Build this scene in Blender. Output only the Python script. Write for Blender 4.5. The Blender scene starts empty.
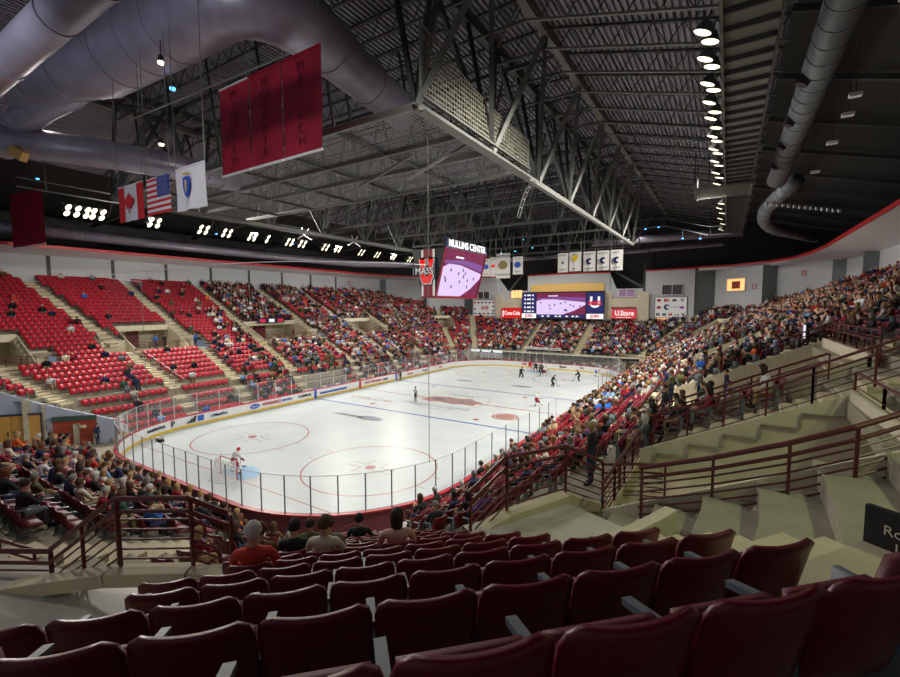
import bpy, math, random
import numpy as np
from mathutils import Vector, Matrix, Euler

random.seed(7)
rng = np.random.default_rng(7)
PI = math.pi
scene = bpy.context.scene
COL = scene.collection

# ------------------------------------------------------------------ camera
F_PX = 438.5
CAM = Vector((27.032, -42.929, 11.046))
Rr = Vector((0.84506, 0.53466, -0.00199))
Ru = Vector((-0.03792, 0.06363, 0.99725))
Rf = Vector((-0.53332, 0.84267, -0.07404))
cd = bpy.data.cameras.new('camera')
cam = bpy.data.objects.new('camera', cd)
COL.objects.link(cam)
cam.matrix_world = Matrix(((Rr.x, Ru.x, -Rf.x, CAM.x), (Rr.y, Ru.y, -Rf.y, CAM.y), (Rr.z, Ru.z, -Rf.z, CAM.z), (0, 0, 0, 1)))
cd.sensor_width = 36.0
cd.lens = F_PX / 900 * 36
cd.clip_start = 0.05
cd.clip_end = 400
scene.camera = cam

# ------------------------------------------------------------------ world, lights, exposure
w = bpy.data.worlds.new('world')
scene.world = w
w.use_nodes = True
w.node_tree.nodes['Background'].inputs[0].default_value = (0.55, 0.62, 0.8, 1)
w.node_tree.nodes['Background'].inputs[1].default_value = 0.24
scene.view_settings.view_transform = 'Standard'
scene.view_settings.look = 'None'
scene.view_settings.exposure = 0.0
scene.view_settings.gamma = 1.0
scene.view_settings.use_curve_mapping = False
scene.cycles.max_bounces = 6
scene.cycles.diffuse_bounces = 3
scene.cycles.glossy_bounces = 3
scene.cycles.transmission_bounces = 4
scene.cycles.transparent_max_bounces = 24
scene.cycles.caustics_reflective = False
scene.cycles.caustics_refractive = False


def lamp_light(name, loc, target, power, size=0.8, spot=120, blend=0.6, col=(1, 0.95, 0.86)):
    l = bpy.data.lights.new(name, 'SPOT')
    l.energy = power
    l.color = col
    l.spot_size = math.radians(spot)
    l.spot_blend = blend
    l.shadow_soft_size = size
    o = bpy.data.objects.new(name, l)
    COL.objects.link(o)
    o.location = loc
    d = Vector(target) - Vector(loc)
    o.rotation_euler = d.to_track_quat('-Z', 'Y').to_euler()
    return o


# the floodlight rows over both sidelines light the ice and the stands
for sx in (-1, 1):
    for y in (-21, -7, 7, 21):
        lamp_light('floodlight_beam', (sx * 26.0, y, 20.8), (sx * 2, y * 0.85, 0), 14500, spot=110, blend=0.5)
# fill lamps without fixtures, added high up to brighten the seats
for x, y, p in ((-22, -22, 4200), (-22, 0, 4200), (-22, 22, 4200), (22, 26, 4200), (0, 34, 3600), (24, 6, 3600), (23, -10, 2000), (15, -30, 800), (-8, -34, 3200), (12, -37, 1700), (-10, 36, 2500), (12, 36, 2500)):
    lamp_light('seat_fill_light', (x, y, 23.0), (x * 1.25, y * 1.08, 5), p, spot=140, blend=0.8, size=1.2)


# unseen lamp added at the camera end to brighten flags, banners and ducts
lamp_light('flag_fill_light', (15, -47, 15.5), (6.5, -32, 18.5), 2500, spot=60, blend=.7, size=.3, col=(.95, .93, 1))
for sx in (-1, 1):
    for y in (-12, 12):
        lamp_light('ice_bounce_fill', (sx * 19, y, 8.5), (sx * 39, y * 1.1, 17.6), 2400, spot=85, blend=.9, size=1.5)  # added fill standing in for light bounced off the ice, no fixture
for x in (-9, 0, 9):
    lamp_light('concourse_fill_light', (x, 34.2, 1.8), (x, 38, .8), 420, spot=150, blend=.8, size=.3)  # unseen spots added to brighten the wall under the far balcony
lamp_light('stair_beam', (33, -36, 17), (28, -32, 8), 900, spot=95, blend=.8, size=.5, col=(.85, 1, .5))


# ------------------------------------------------------------------ materials
MATS = {}


def mat(name, col, rough=0.6, metal=0.0, emit=0.0, ecol=None, noise=0.0, nscale=3.0, bump=0.0, spec=0.5, objcol=False):
    if name in MATS:
        return MATS[name]
    m = bpy.data.materials.new(name)
    m.use_nodes = True
    nt = m.node_tree
    b = nt.nodes['Principled BSDF']
    b.inputs['Base Color'].default_value = (*col, 1)
    b.inputs['Roughness'].default_value = rough
    b.inputs['Metallic'].default_value = metal
    b.inputs['Specular IOR Level'].default_value = spec
    if emit:
        b.inputs['Emission Color'].default_value = (*(ecol or col), 1)
        b.inputs['Emission Strength'].default_value = emit
    if noise or bump:
        tc = nt.nodes.new('ShaderNodeTexCoord')
        n = nt.nodes.new('ShaderNodeTexNoise')
        n.inputs['Scale'].default_value = nscale
        n.inputs['Detail'].default_value = 6
        nt.links.new(tc.outputs['Object'], n.inputs['Vector'])
        if noise:
            r = nt.nodes.new('ShaderNodeValToRGB')
            r.color_ramp.elements[0].position = 0.3
            r.color_ramp.elements[1].position = 0.7
            r.color_ramp.elements[0].color = (*[c * (1 - noise) for c in col], 1)
            r.color_ramp.elements[1].color = (*[min(1, c * (1 + noise)) for c in col], 1)
            nt.links.new(n.outputs['Fac'], r.inputs['Fac'])
            nt.links.new(r.outputs['Color'], b.inputs['Base Color'])
        if bump:
            bp = nt.nodes.new('ShaderNodeBump')
            bp.inputs['Strength'].default_value = bump
            nt.links.new(n.outputs['Fac'], bp.inputs['Height'])
            nt.links.new(bp.outputs['Normal'], b.inputs['Normal'])
    MATS[name] = m
    return m


def grid_mat(name, col, scale, wire, rough=0.5):
    """woven wire: opaque threads in a procedural grid, holes between them"""
    m = bpy.data.materials.new(name)
    m.use_nodes = True
    nt = m.node_tree
    b = nt.nodes['Principled BSDF']
    b.inputs['Base Color'].default_value = (*col, 1)
    b.inputs['Roughness'].default_value = rough
    tc = nt.nodes.new('ShaderNodeTexCoord')
    sp = nt.nodes.new('ShaderNodeSeparateXYZ')
    nt.links.new(tc.outputs['UV'], sp.inputs[0])
    outs = []
    for ax in (0, 1):
        mu = nt.nodes.new('ShaderNodeMath')
        mu.operation = 'MULTIPLY'
        mu.inputs[1].default_value = scale
        nt.links.new(sp.outputs[ax], mu.inputs[0])
        fr = nt.nodes.new('ShaderNodeMath')
        fr.operation = 'FRACT'
        nt.links.new(mu.outputs[0], fr.inputs[0])
        lt = nt.nodes.new('ShaderNodeMath')
        lt.operation = 'LESS_THAN'
        lt.inputs[1].default_value = wire
        nt.links.new(fr.outputs[0], lt.inputs[0])
        outs.append(lt)
    mx = nt.nodes.new('ShaderNodeMath')
    mx.operation = 'MAXIMUM'
    nt.links.new(outs[0].outputs[0], mx.inputs[0])
    nt.links.new(outs[1].outputs[0], mx.inputs[1])
    nt.links.new(mx.outputs[0], b.inputs['Alpha'])
    MATS[name] = m
    return m


def glass_mat(name, haze, col=(0.9, 0.92, 0.95)):
    m = bpy.data.materials.new(name)
    m.use_nodes = True
    nt = m.node_tree
    nt.nodes.remove(nt.nodes['Principled BSDF'])
    tr = nt.nodes.new('ShaderNodeBsdfTransparent')
    tr.inputs[0].default_value = (0.95, 0.96, 0.97, 1)
    df = nt.nodes.new('ShaderNodeBsdfDiffuse')
    df.inputs[0].default_value = (*col, 1)
    gl = nt.nodes.new('ShaderNodeBsdfGlossy')
    gl.inputs['Roughness'].default_value = 0.08
    m1 = nt.nodes.new('ShaderNodeMixShader')
    m1.inputs[0].default_value = haze
    nt.links.new(tr.outputs[0], m1.inputs[1])
    nt.links.new(df.outputs[0], m1.inputs[2])
    m2 = nt.nodes.new('ShaderNodeMixShader')
    fr = nt.nodes.new('ShaderNodeFresnel')
    fr.inputs[0].default_value = 1.10
    nt.links.new(fr.outputs[0], m2.inputs[0])
    nt.links.new(m1.outputs[0], m2.inputs[1])
    nt.links.new(gl.outputs[0], m2.inputs[2])
    nt.links.new(m2.outputs[0], nt.nodes['Material Output'].inputs[0])
    MATS[name] = m
    return m


def attr_mat(name, rough=0.8):
    m = bpy.data.materials.new(name)
    m.use_nodes = True
    nt = m.node_tree
    b = nt.nodes['Principled BSDF']
    a = nt.nodes.new('ShaderNodeAttribute')
    a.attribute_name = 'cloth_colour'
    nt.links.new(a.outputs['Color'], b.inputs['Base Color'])
    b.inputs['Roughness'].default_value = rough
    b.inputs['Specular IOR Level'].default_value = 0.2
    MATS[name] = m
    return m


M_ICE = mat('ice', (0.60, 0.66, 0.67), 0.38, noise=0.06, nscale=0.35, spec=0.22)
M_CONC = mat('concrete', (0.36, 0.33, 0.25), 0.8, noise=0.12, nscale=2.0)
M_STEP = mat('stair_concrete', (0.66, 0.58, 0.40), 0.8, noise=0.1, nscale=2.0)
M_LAND = mat('landing_concrete', (0.62, 0.58, 0.50), 0.35, noise=0.12, nscale=2.5)
M_CREAM = mat('cream_masonry', (0.74, 0.68, 0.52), 0.8, noise=0.06, nscale=4)
M_WALL = mat('grey_wall', (0.60, 0.63, 0.66), 0.75, noise=0.03)
M_WALLD = mat('grey_green_wall', (0.20, 0.24, 0.24), 0.75)
M_BLUEW = mat('pale_blue_wall', (0.5, 0.55, 0.68), 0.7)
M_SOFF = mat('white_soffit', (0.85, 0.80, 0.82), 0.7)
M_REDT = mat('red_trim', (0.5, 0.02, 0.03), 0.4)
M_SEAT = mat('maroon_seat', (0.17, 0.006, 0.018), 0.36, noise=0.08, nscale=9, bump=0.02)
M_SEATF = mat('bright_lit_seat', (0.50, 0.012, 0.03), 0.38)  # same maroon seats, with strong light painted into the colour
M_PAN = mat('maroon_cushion', (0.17, 0.02, 0.035), 0.5)
M_ARM = mat('grey_armrest', (0.16, 0.2, 0.22), 0.45)
M_RAIL = mat('maroon_rail', (0.13, 0.018, 0.022), 0.35, spec=0.6)
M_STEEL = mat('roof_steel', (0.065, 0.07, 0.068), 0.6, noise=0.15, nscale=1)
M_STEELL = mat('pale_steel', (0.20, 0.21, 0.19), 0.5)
M_DECK = mat('roof_deck', (0.23, 0.23, 0.28), 0.6, noise=0.15, nscale=0.4)
M_DARK = mat('black_paint', (0.02, 0.022, 0.022), 0.6)
M_DUCT = mat('duct_metal', (0.30, 0.28, 0.36), 0.4, metal=0.35, noise=0.15, nscale=1.2, bump=0.05)
M_DUCTR = mat('green_duct', (0.15, 0.17, 0.19), 0.5, noise=0.15, nscale=1.2)
M_WHITE = mat('white_paint', (0.8, 0.8, 0.8), 0.5)
M_MAR = mat('scoreboard_maroon', (0.26, 0.01, 0.03), 0.45)
M_SEATE = mat('half_lit_seat', (0.27, 0.010, 0.024), 0.38)  # maroon seats again, a medium lit tone painted in
M_CLOTHW = mat('white_cloth', (0.75, 0.74, 0.72), 0.9, noise=0.04, nscale=3)
M_YEL = mat('yellow_kickplate', (0.75, 0.52, 0.03), 0.4)
M_BOARD = mat('white_boards', (0.78, 0.78, 0.8), 0.35)
M_BOARDB = mat('dark_board_backs', (0.16, 0.03, 0.05), 0.5)
M_CAPR = mat('red_cap', (0.5, 0.02, 0.04), 0.35)
M_ILINE_R = mat('ice_red_paint', (0.42, 0.10, 0.12), 0.3)
M_ILINE_B = mat('ice_blue_paint', (0.08, 0.14, 0.45), 0.3)
M_CREASE = mat('crease_blue', (0.25, 0.5, 0.8), 0.3)
M_LOGO1 = mat('ice_logo_red', (0.45, 0.24, 0.22), 0.3, noise=0.3, nscale=1.5)
M_LOGO2 = mat('ice_logo_grey', (0.24, 0.27, 0.33), 0.3, noise=0.3, nscale=2)
M_BLACK = mat('black_plastic', (0.015, 0.015, 0.02), 0.5)
M_NAVY = mat('navy_panel', (0.01, 0.015, 0.08), 0.5)
M_BLUE = mat('blue_paint', (0.02, 0.1, 0.5), 0.4)
M_MAROONC = mat('maroon_banner_cloth', (0.33, 0.006, 0.03), 0.75, noise=0.25, nscale=1.2, bump=0.1)
M_GLASS = glass_mat('rink_glass', 0.07)
M_NET = glass_mat('net_mesh', 0.012, (0.6, 0.6, 0.62))
M_LAMP = mat('lamp_glow', (1, 0.93, 0.75), emit=2.6, ecol=(1, 0.93, 0.62))
M_LAMPB = mat('blue_glow', (0.1, 0.3, 1), emit=6, ecol=(0.05, 0.3, 1))
M_TEAL = mat('teal_glow', (0.1, 0.7, 0.8), emit=4, ecol=(0.05, 0.6, 0.8))
M_ORG = mat('orange_glow', (1, 0.5, 0.2), emit=1.3, ecol=(1, 0.45, 0.15))
M_ORGW = mat('orange_wood', (0.70, 0.38, 0.09), 0.5)
M_GOLD = mat('gold_panel', (0.6, 0.38, 0.12), 0.5, emit=0.3, ecol=(0.8, 0.5, 0.15))  # emission added to brighten the gold drapery
M_DOORR = mat('red_shutter', (0.42, 0.06, 0.03), 0.5)
M_ROOMG = mat('window_dark', (0.08, 0.08, 0.10), 0.3)
M_FRAME = mat('dark_frame', (0.05, 0.05, 0.06), 0.5)
_nt = M_NET.node_tree
_nt.links.new([n for n in _nt.nodes if n.type == 'MIX_SHADER'][0].outputs[0], _nt.nodes['Material Output'].inputs[0])
M_CROWD = attr_mat('crowd_clothes')


def world_of(o):
    m = o.matrix_parent_inverse @ o.matrix_basis if o.parent else o.matrix_basis.copy()
    return world_of(o.parent) @ m if o.parent else m


# ------------------------------------------------------------------ mesh builder
class MB:
    def __init__(s):
        s.v = []
        s.f = []
        s.m = []
        s.mats = []

    def _mi(s, m):
        if m not in s.mats:
            s.mats.append(m)
        return s.mats.index(m)

    def add(s, vs, fs, m):
        o = len(s.v)
        k = s._mi(m)
        s.v += [tuple(v) for v in vs]
        s.f += [tuple(i + o for i in f) for f in fs]
        s.m += [k] * len(fs)
        return s

    def box(s, c, d, m, R=None):
        hx, hy, hz = d[0] / 2, d[1] / 2, d[2] / 2
        vs = [Vector((x, y, z)) for x in (-hx, hx) for y in (-hy, hy) for z in (-hz, hz)]
        if R is not None:
            vs = [R @ v for v in vs]
        c = Vector(c)
        return s.add([v + c for v in vs], [(0, 1, 3, 2), (4, 6, 7, 5), (0, 4, 5, 1), (2, 3, 7, 6), (0, 2, 6, 4), (1, 5, 7, 3)], m)

    def bar(s, p, q, wd, ht, m):
        p, q = Vector(p), Vector(q)
        d = q - p
        L = d.length
        if L < 1e-6:
            return s
        x = d / L
        up = Vector((0, 0, 1)) if abs(x.z) < 0.97 else Vector((0, 1, 0))
        y = up.cross(x).normalized()
        z = x.cross(y)
        R = Matrix((x, y, z)).transposed()
        return s.box((p + q) / 2, (L, wd, ht), m, R)

    def tube(s, pts, r, m, n=10, caps=True):
        pts = [Vector(p) for p in pts]
        rs = r if isinstance(r, (list, tuple)) else [r] * len(pts)
        vs = []
        prev = None
        for i, p in enumerate(pts):
            a = pts[max(0, i - 1)]
            b = pts[min(len(pts) - 1, i + 1)]
            t = (b - a).normalized()
            if prev is None:
                up = Vector((0, 0, 1)) if abs(t.z) < 0.9 else Vector((1, 0, 0))
                u = t.cross(up).normalized()
            else:
                u = (prev - t * prev.dot(t)).normalized()
            prev = u
            v2 = t.cross(u)
            for k in range(n):
                an = 2 * PI * k / n
                vs.append(p + (u * math.cos(an) + v2 * math.sin(an)) * rs[i])
        fs = []
        for i in range(len(pts) - 1):
            for k in range(n):
                fs.append((i * n + k, i * n + (k + 1) % n, (i + 1) * n + (k + 1) % n, (i + 1) * n + k))
        if caps:
            fs.append(tuple(reversed(range(n))))
            fs.append(tuple((len(pts) - 1) * n + k for k in range(n)))
        return s.add(vs, fs, m)

    def quad(s, a, b, c, d, m):
        return s.add([a, b, c, d], [(0, 1, 2, 3)], m)

    def poly(s, pts, m):
        return s.add(pts, [tuple(range(len(pts)))], m)

    def prism(s, pts, off, m):
        """extrude polygon pts by vector off"""
        n = len(pts)
        off = Vector(off)
        a = [Vector(p) for p in pts]
        b = [p + off for p in a]
        fs = [tuple(range(n)), tuple(reversed(range(n, 2 * n)))]
        fs += [(i, i + n, (i + 1) % n + n, (i + 1) % n) for i in range(n)]
        return s.add(a + b, fs, m)

    def mesh(s, name, smooth=False):
        me = bpy.data.meshes.new(name)
        me.from_pydata([tuple(v) for v in s.v], [], s.f)
        for m in s.mats:
            me.materials.append(m)
        me.polygons.foreach_set('material_index', s.m)
        if smooth:
            me.polygons.foreach_set('use_smooth', [True] * len(s.f))
        me.update()
        return me

    def build(s, name, parent=None, smooth=False, uv=None):
        me = s.mesh(name, smooth)
        if uv:
            l = me.uv_layers.new(name='UV')
            for lp in me.loops:
                l.data[lp.index].uv = uv(me.vertices[lp.vertex_index].co)
        o = bpy.data.objects.new(name, me)
        COL.objects.link(o)
        if parent is not None:
            o.parent = parent
            o.matrix_parent_inverse = world_of(parent).inverted()
        return o


def tag(o, label=None, cat=None, group=None, kind=None):
    if label:
        o['label'] = label
    if cat:
        o['category'] = cat
    if group:
        o['group'] = group
    if kind:
        o['kind'] = kind
    return o


def thing(name, label, cat, loc=(0, 0, 0), rz=0.0, group=None):
    o = bpy.data.objects.new(name, None)
    COL.objects.link(o)
    o.location = loc
    o.rotation_euler = (0, 0, rz)
    o.empty_display_size = 0.1
    return tag(o, label, cat, group)


def struct(name, mb, label=None, smooth=False, uv=None):
    o = mb.build(name, smooth=smooth, uv=uv)
    return tag(o, label, kind='structure')


def text(name, s, parent, loc, size, m, xdir=(1, 0, 0), ydir=(0, 0, 1), depth=0.01, bold=0.0, sx=1.0, align='CENTER'):
    cu = bpy.data.curves.new(name, 'FONT')
    cu.body = s
    cu.size = size
    cu.extrude = depth
    cu.offset = bold
    cu.align_x = align
    cu.align_y = 'CENTER'
    cu.resolution_u = 3
    x = Vector(xdir).normalized()
    y = Vector(ydir).normalized()
    z = x.cross(y)
    R = Matrix((x, y, z)).transposed().to_4x4() @ Matrix.Diagonal((sx, 1, 1, 1))
    T = Matrix.Translation(Vector(loc)) @ R
    dg = bpy.context.evaluated_depsgraph_get()
    tmp = bpy.data.objects.new('tmp', cu)
    me = bpy.data.meshes.new_from_object(tmp)
    bpy.data.objects.remove(tmp)
    me.transform(T)
    me.materials.clear()
    me.materials.append(m)
    o = bpy.data.objects.new(name, me)
    COL.objects.link(o)
    if parent is not None:
        o.parent = parent
        o.matrix_parent_inverse = parent.matrix_basis.inverted()
    return o


ORD = ['first', 'second', 'third', 'fourth', 'fifth', 'sixth', 'seventh', 'eighth', 'ninth', 'tenth', 'eleventh', 'twelfth', 'thirteenth',
       'fourteenth', 'fifteenth', 'sixteenth', 'seventeenth', 'eighteenth', 'nineteenth', 'twentieth']


def ordn(i):
    if i < len(ORD):
        return ORD[i]
    if False:
        pass
    n = i + 1
    return '%d%s' % (n, 'st' if n % 10 == 1 and n != 11 else 'nd' if n % 10 == 2 and n != 12 else 'rd' if n % 10 == 3 and n != 13 else 'th')


# ------------------------------------------------------------------ bowl geometry
# level curve r: sides x = 16+r, ends |y| = 32.5+r, corner arcs of radius r+2 about (14, 30.5)
R0, DR, NROW = -.95, 0.8, 32
CX, CY = 14.0, 30.5


def zr(r):
    return 2.1 + 0.485 * r


def zrow(i, x=0.0, y=0.0):
    if not (y > 30 and abs(x) < 17):
        if i < 4:
            return (.30, .85, 1.65, 2.45)[i]
    return zr(R0 + DR * i + DR * .5)


def rad(x, y):
    ax, ay = abs(x) - CX, abs(y) - CY
    if ax > 0 and ay > 0:
        return math.hypot(ax, ay) - 2
    return max(ax, ay) - 2


def facet(ad):
    q = 1 / math.cos(math.radians(min(abs(ad - 45), 20)))
    return 1 + (q - 1) * max(0.0, min(1.0, (ad - 12) / 13, (78 - ad) / 13))


def cpt(sx, sy, a, rho):
    q = facet(math.degrees(a)) if (sx > 0 and sy < 0) else 1.0
    return (sx * (CX + q * rho * math.cos(a)), sy * (CY + q * rho * math.sin(a)))


def row_path(r, step, offset=0.0):
    """points (x, y, nx, ny) around the whole bowl at level r"""
    out = []
    rho = r + 2
    n = max(1, int(round(2 * CY / step)))
    for sx in (1, -1):
        for k in range(n):
            y = -CY + (k + .5) * 2 * CY / n
            out.append((sx * (16 + r), y, sx, 0, ('E' if sx > 0 else 'W'), 2 * CY / n))
    n = max(1, int(round(2 * CX / step)))
    for sy in (1, -1):
        for k in range(n):
            x = -CX + (k + .5) * 2 * CX / n
            out.append((x, sy * (32.5 + r), 0, sy, ('N' if sy > 0 else 'S'), 2 * CX / n))
    if rho > 0.3:
        n = max(1, int(round(rho * PI / 2 / step)))
        for sx in (1, -1):
            for sy in (1, -1):
                for k in range(n):
                    a = (k + .5) / n * PI / 2
                    c, s_ = math.cos(a), math.sin(a)
                    q = 1.0
                    nrm = (sx * c, sy * s_)
                    if sx > 0 and sy < 0:      # the near section is faceted: straight rows
                        ad = math.degrees(a)
                        dd_ = min(abs(ad - 45), 20)
                        q = 1 / math.cos(math.radians(dd_))
                        bl = max(0.0, min(1.0, (ad - 12) / 13, (78 - ad) / 13))
                        q = 1 + (q - 1) * bl
                        if abs(ad - 45) < 20:
                            nrm = (.7071, -.7071)
                    out.append((sx * (CX + q * rho * c), sy * (CY + q * rho * s_), *nrm,
                                ('N' if sy > 0 else 'S') + ('E' if sx > 0 else 'W'), rho * PI / 2 / n))
    return out


WALLP = [(41, 0), (41, 24), (39.8, 33), (38.5, 33.6), (33.2, 40.6), (31.3, 39.4), (25, 45.6), (22, 44.3), (0, 44.3)]


def inside_wall(x, y, m=0.0):
    x, y = abs(x), y
    if y < 0:
        return x < 41 - m and y > -48.5
    for (a, b) in zip(WALLP[:-1], WALLP[1:]):
        ex, ey = b[0] - a[0], b[1] - a[1]
        L = math.hypot(ex, ey)
        # outward normal = (ey, -ex)/L for this winding
        d = ((x - a[0]) * ey - (y - a[1]) * ex) / L
        t = ((x - a[0]) * ex + (y - a[1]) * ey) / L
        if -0.5 <= t <= L + 0.5 and d > -m and d < 20:
            return False
    return x < 41 - m and y < 46


# aisles as plan segments
def pol(ang, r, sx=1, sy=-1):
    a = math.radians(ang)
    return (sx * (CX + (r + 2) * math.cos(a)), sy * (CY + (r + 2) * math.sin(a)))


AISLES = []
for sx in (1, -1):
    for y0, y1 in ((-21.0, -26.5), (-15.3, -16.8), (-8.0, -7.6), (2.1, 2.3), (10.6, 10.8), (18.2, 20.0)):
        if sx > 0 and y0 == -21.0:
            y0, y1 = (-22.8, -23.2)
        AISLES.append(((sx * 15.0, y0), (sx * 40.5, y1)))
    AISLES.append(((sx * 15.5, 26.3), (sx * 31.0, 42.5)))
    AISLES.append(((sx * 15.5, 33.5), (sx * 22.0, 44.0)))
for x in (-4.9, 4.9):
    AISLES.append(((x, 33.0), (x, 44)))
AISLES += [((-16.8, -29.2), (-23.2, -33.0))]
AISLES += [(pol(28.5, -1), pol(28.5, 8.6)), ((25.6, -36.9), (31.5, -41.2)), ((26.0, -28.2), (40, -28.6)), (pol(58.5, -1), pol(58.5, 8.4)), (pol(83, -1), pol(83, 21)), ((3.0, -33), (3.0, -48))]


def seg_d(px, py, s):
    (ax, ay), (bx, by) = s
    ex, ey = bx - ax, by - ay
    t = max(0, min(1, ((px - ax) * ex + (py - ay) * ey) / (ex * ex + ey * ey)))
    return math.hypot(px - ax - t * ex, py - ay - t * ey)


# vomitories: (kind, sx, sy, s0, s1, r0, r1)  s = y on the sides, polar degrees in the corners
VOMS = []
for sx in (1, -1):
    VOMS += [('side', sx, 1, -7.2, 1.3, 8.6, 13.2), ('side', sx, 1, 11.6, 18.0, 8.6, 13.2)]
VOMS += [('side', -1, 1, -22.2, -16.8, 8.6, 13.2), ('side', 1, 1, -33.9, -29.4, 8.9, 13.5), ('side', 1, 1, -25.3, -17.8, 8.6, 14.6)]
VOMS += [('side', -1, 1, -34.0, -30.2, 7.6, 12.4), ('side', -1, 1, -30.2, -28.8, 7.6, 9.7)]
VOMS += [('side', -1, 1, -24.4, -22.2, 8.6, 10.7), ('side', -1, 1, -16.8, -14.9, 8.6, 10.9), ('side', -1, 1, 1.3, 3.4, 8.6, 10.7), ('side', -1, 1, 18.0, 20.2, 8.6, 10.7)]
VOMS += [('corner', 1, 1, 22, 40, 8.6, 13.2), ('corner', -1, 1, 22, 40, 8.6, 13.2)]
VOMS += [('corner', 1, -1, 19.5, 32.0, 8.9, 11.0), ('corner', 1, -1, 52.0, 80, 8.9, 12.7)]


def vcoord(kind, sx, sy, s, r):
    if kind == 'side':
        return (sx * (16 + r), s)
    a = math.radians(s)
    return (sx * (CX + (r + 2) * math.cos(a)), sy * (CY + (r + 2) * math.sin(a)))


def in_vom(x, y, pad=0.0):
    r = rad(x, y)
    ax, ay = abs(x) - CX, abs(y) - CY
    corner = ax > 0 and ay > 0
    for kind, sx, sy, s0, s1, r0, r1 in VOMS:
        if sx * x < 0:
            continue
        if kind == 'side':
            if r0 - pad < abs(x) - 16 < r1 + pad * 0.5 and s0 - pad < y < s1 + pad:
                return True
            continue
        if not (r0 - pad < r < r1 + pad * 0.5):
            continue
        if False:
            pass
        elif corner and sy * y > 0:
            a = math.degrees(math.atan2(ay, ax))
            if s0 - pad * 4 < a < s1 + pad * 4:
                return True
    return False


def stand_here(x, y, r):
    if not inside_wall(x, y, 0.05):
        return False
    # far end: the stand is a balcony that starts behind the boards; near left corner is an open gateway
    if y > 30 and abs(x) < 16 and r < 0:
        return False
    if x < -13.2 and y < 0:
        # gateway beyond the slanted end wall
        ax, ay = x + 15.0, y + 27.6
        # wall direction (-0.66, -0.75); keep the side with greater y
        if (-0.66) * ay - (-0.75) * ax > 0:
            return False
    if y > 24 and x > 13 and r < 1.2 and y - x < 26 and y > 27:
        return False
    if y < -30 and -14.5 < x < 10 and r > max(.3, (x + 5) * .68):
        return False
    if y < -30 and -14.5 < x < -5.5:
        return False
    # keep clear of the boards
    bx, by = max(0, abs(x) - 6.0), max(0, abs(y) - 22.0)
    if math.hypot(bx, by) < 8.5 + 0.75:
        return False
    return True


# ------------------------------------------------------------------ concrete stands (tread and riser strips)
def build_stands():
    T = MB()
    for i in range(NROW):
        r = R0 + DR * i
        for (x, y, nx, ny, sec, ds) in row_path(r, 1.0 if i > 2 else 0.5):
            cx, cy = x + nx * DR / 2, y + ny * DR / 2
            if not stand_here(cx, cy, r) or in_vom(cx, cy):
                continue
            if (y < -30 and x > 5 and r > 18.4) or (y < 0 and r > 25) or (sec == 'S' and r > 15):
                continue
            z = zrow(i, cx, cy)
            zp = zrow(i - 1, cx, cy) if i else -.05
            if i == 0 or not stand_here(x - nx * .4, y - ny * .4, r - .8):
                zp = -.05
            tx, ty = -ny, nx
            h = ds / 2 + 0.02
            k2 = 1.0
            if len(sec) == 2 and r + 2 > 0.3:
                sx_, sy_ = (1 if x > 0 else -1), (1 if y > 0 else -1)
                nn_ = max(1, int(round((r + 2) * PI / 2 / (1.0 if i > 2 else 0.5))))
                am = math.atan2(abs(y) - CY, abs(x) - CX)
                a0_, a1_ = am - PI / 4 / nn_, am + PI / 4 / nn_
                a, b = cpt(sx_, sy_, a0_, r + 2), cpt(sx_, sy_, a1_, r + 2)
                c, d = cpt(sx_, sy_, a1_, r + 2 + DR), cpt(sx_, sy_, a0_, r + 2 + DR)
            else:
                a = (x - tx * h, y - ty * h)
                b = (x + tx * h, y + ty * h)
                c = (x + nx * DR + tx * h * k2, y + ny * DR + ty * h * k2)
                d = (x + nx * DR - tx * h * k2, y + ny * DR - ty * h * k2)
            T.quad((*a, z), (*b, z), (*c, z), (*d, z), M_CONC)
            T.quad((*a, zp), (*b, zp), (*b, z), (*a, z), M_CONC)
    return struct('floor', T)


stands = build_stands()
stands.name = 'floor_seating_tiers'
g = MB()
g.quad((-60, -60, -0.06), (60, -60, -0.06), (60, 60, -0.06), (-60, 60, -0.06), M_CONC)
struct('floor_concourse', g)


# ice
def rrect(hx, hy, rc, n=14):
    out = []
    for (sx, sy, a0) in ((1, 1, 0), (-1, 1, 90), (-1, -1, 180), (1, -1, 270)):
        for k in range(n + 1):
            a = math.radians(a0 + 90 * k / n)
            out.append((sx * (hx - rc) + rc * math.cos(a), sy * (hy - rc) + rc * math.sin(a)))
    return out


g = MB()
g.poly([(x, y, 0.0) for x, y in rrect(14.5, 30.48, 8.5)], M_ICE)
ice = struct('floor_ice', g)


def ice_mark(name, mb):
    o = mb.build(name, ice)
    return o


def ring(mb, cx, cy, r0, r1, m, z=0.006, n=64, a0=0, a1=360):
    for k in range(n):
        a = math.radians(a0 + (a1 - a0) * k / n)
        b = math.radians(a0 + (a1 - a0) * (k + 1) / n)
        mb.quad((cx + r0 * math.cos(a), cy + r0 * math.sin(a), z), (cx + r1 * math.cos(a), cy + r1 * math.sin(a), z),
                (cx + r1 * math.cos(b), cy + r1 * math.sin(b), z), (cx + r0 * math.cos(b), cy + r0 * math.sin(b), z), m)


def disc(mb, cx, cy, rx, m, z=0.007, ry=None, n=32):
    ry = ry or rx
    mb.poly([(cx + rx * math.cos(2 * PI * k / n), cy + ry * math.sin(2 * PI * k / n), z) for k in range(n)], m)


def rect(mb, x0, x1, y0, y1, m, z=0.006):
    mb.quad((x0, y0, z), (x1, y0, z), (x1, y1, z), (x0, y1, z), m)


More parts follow.
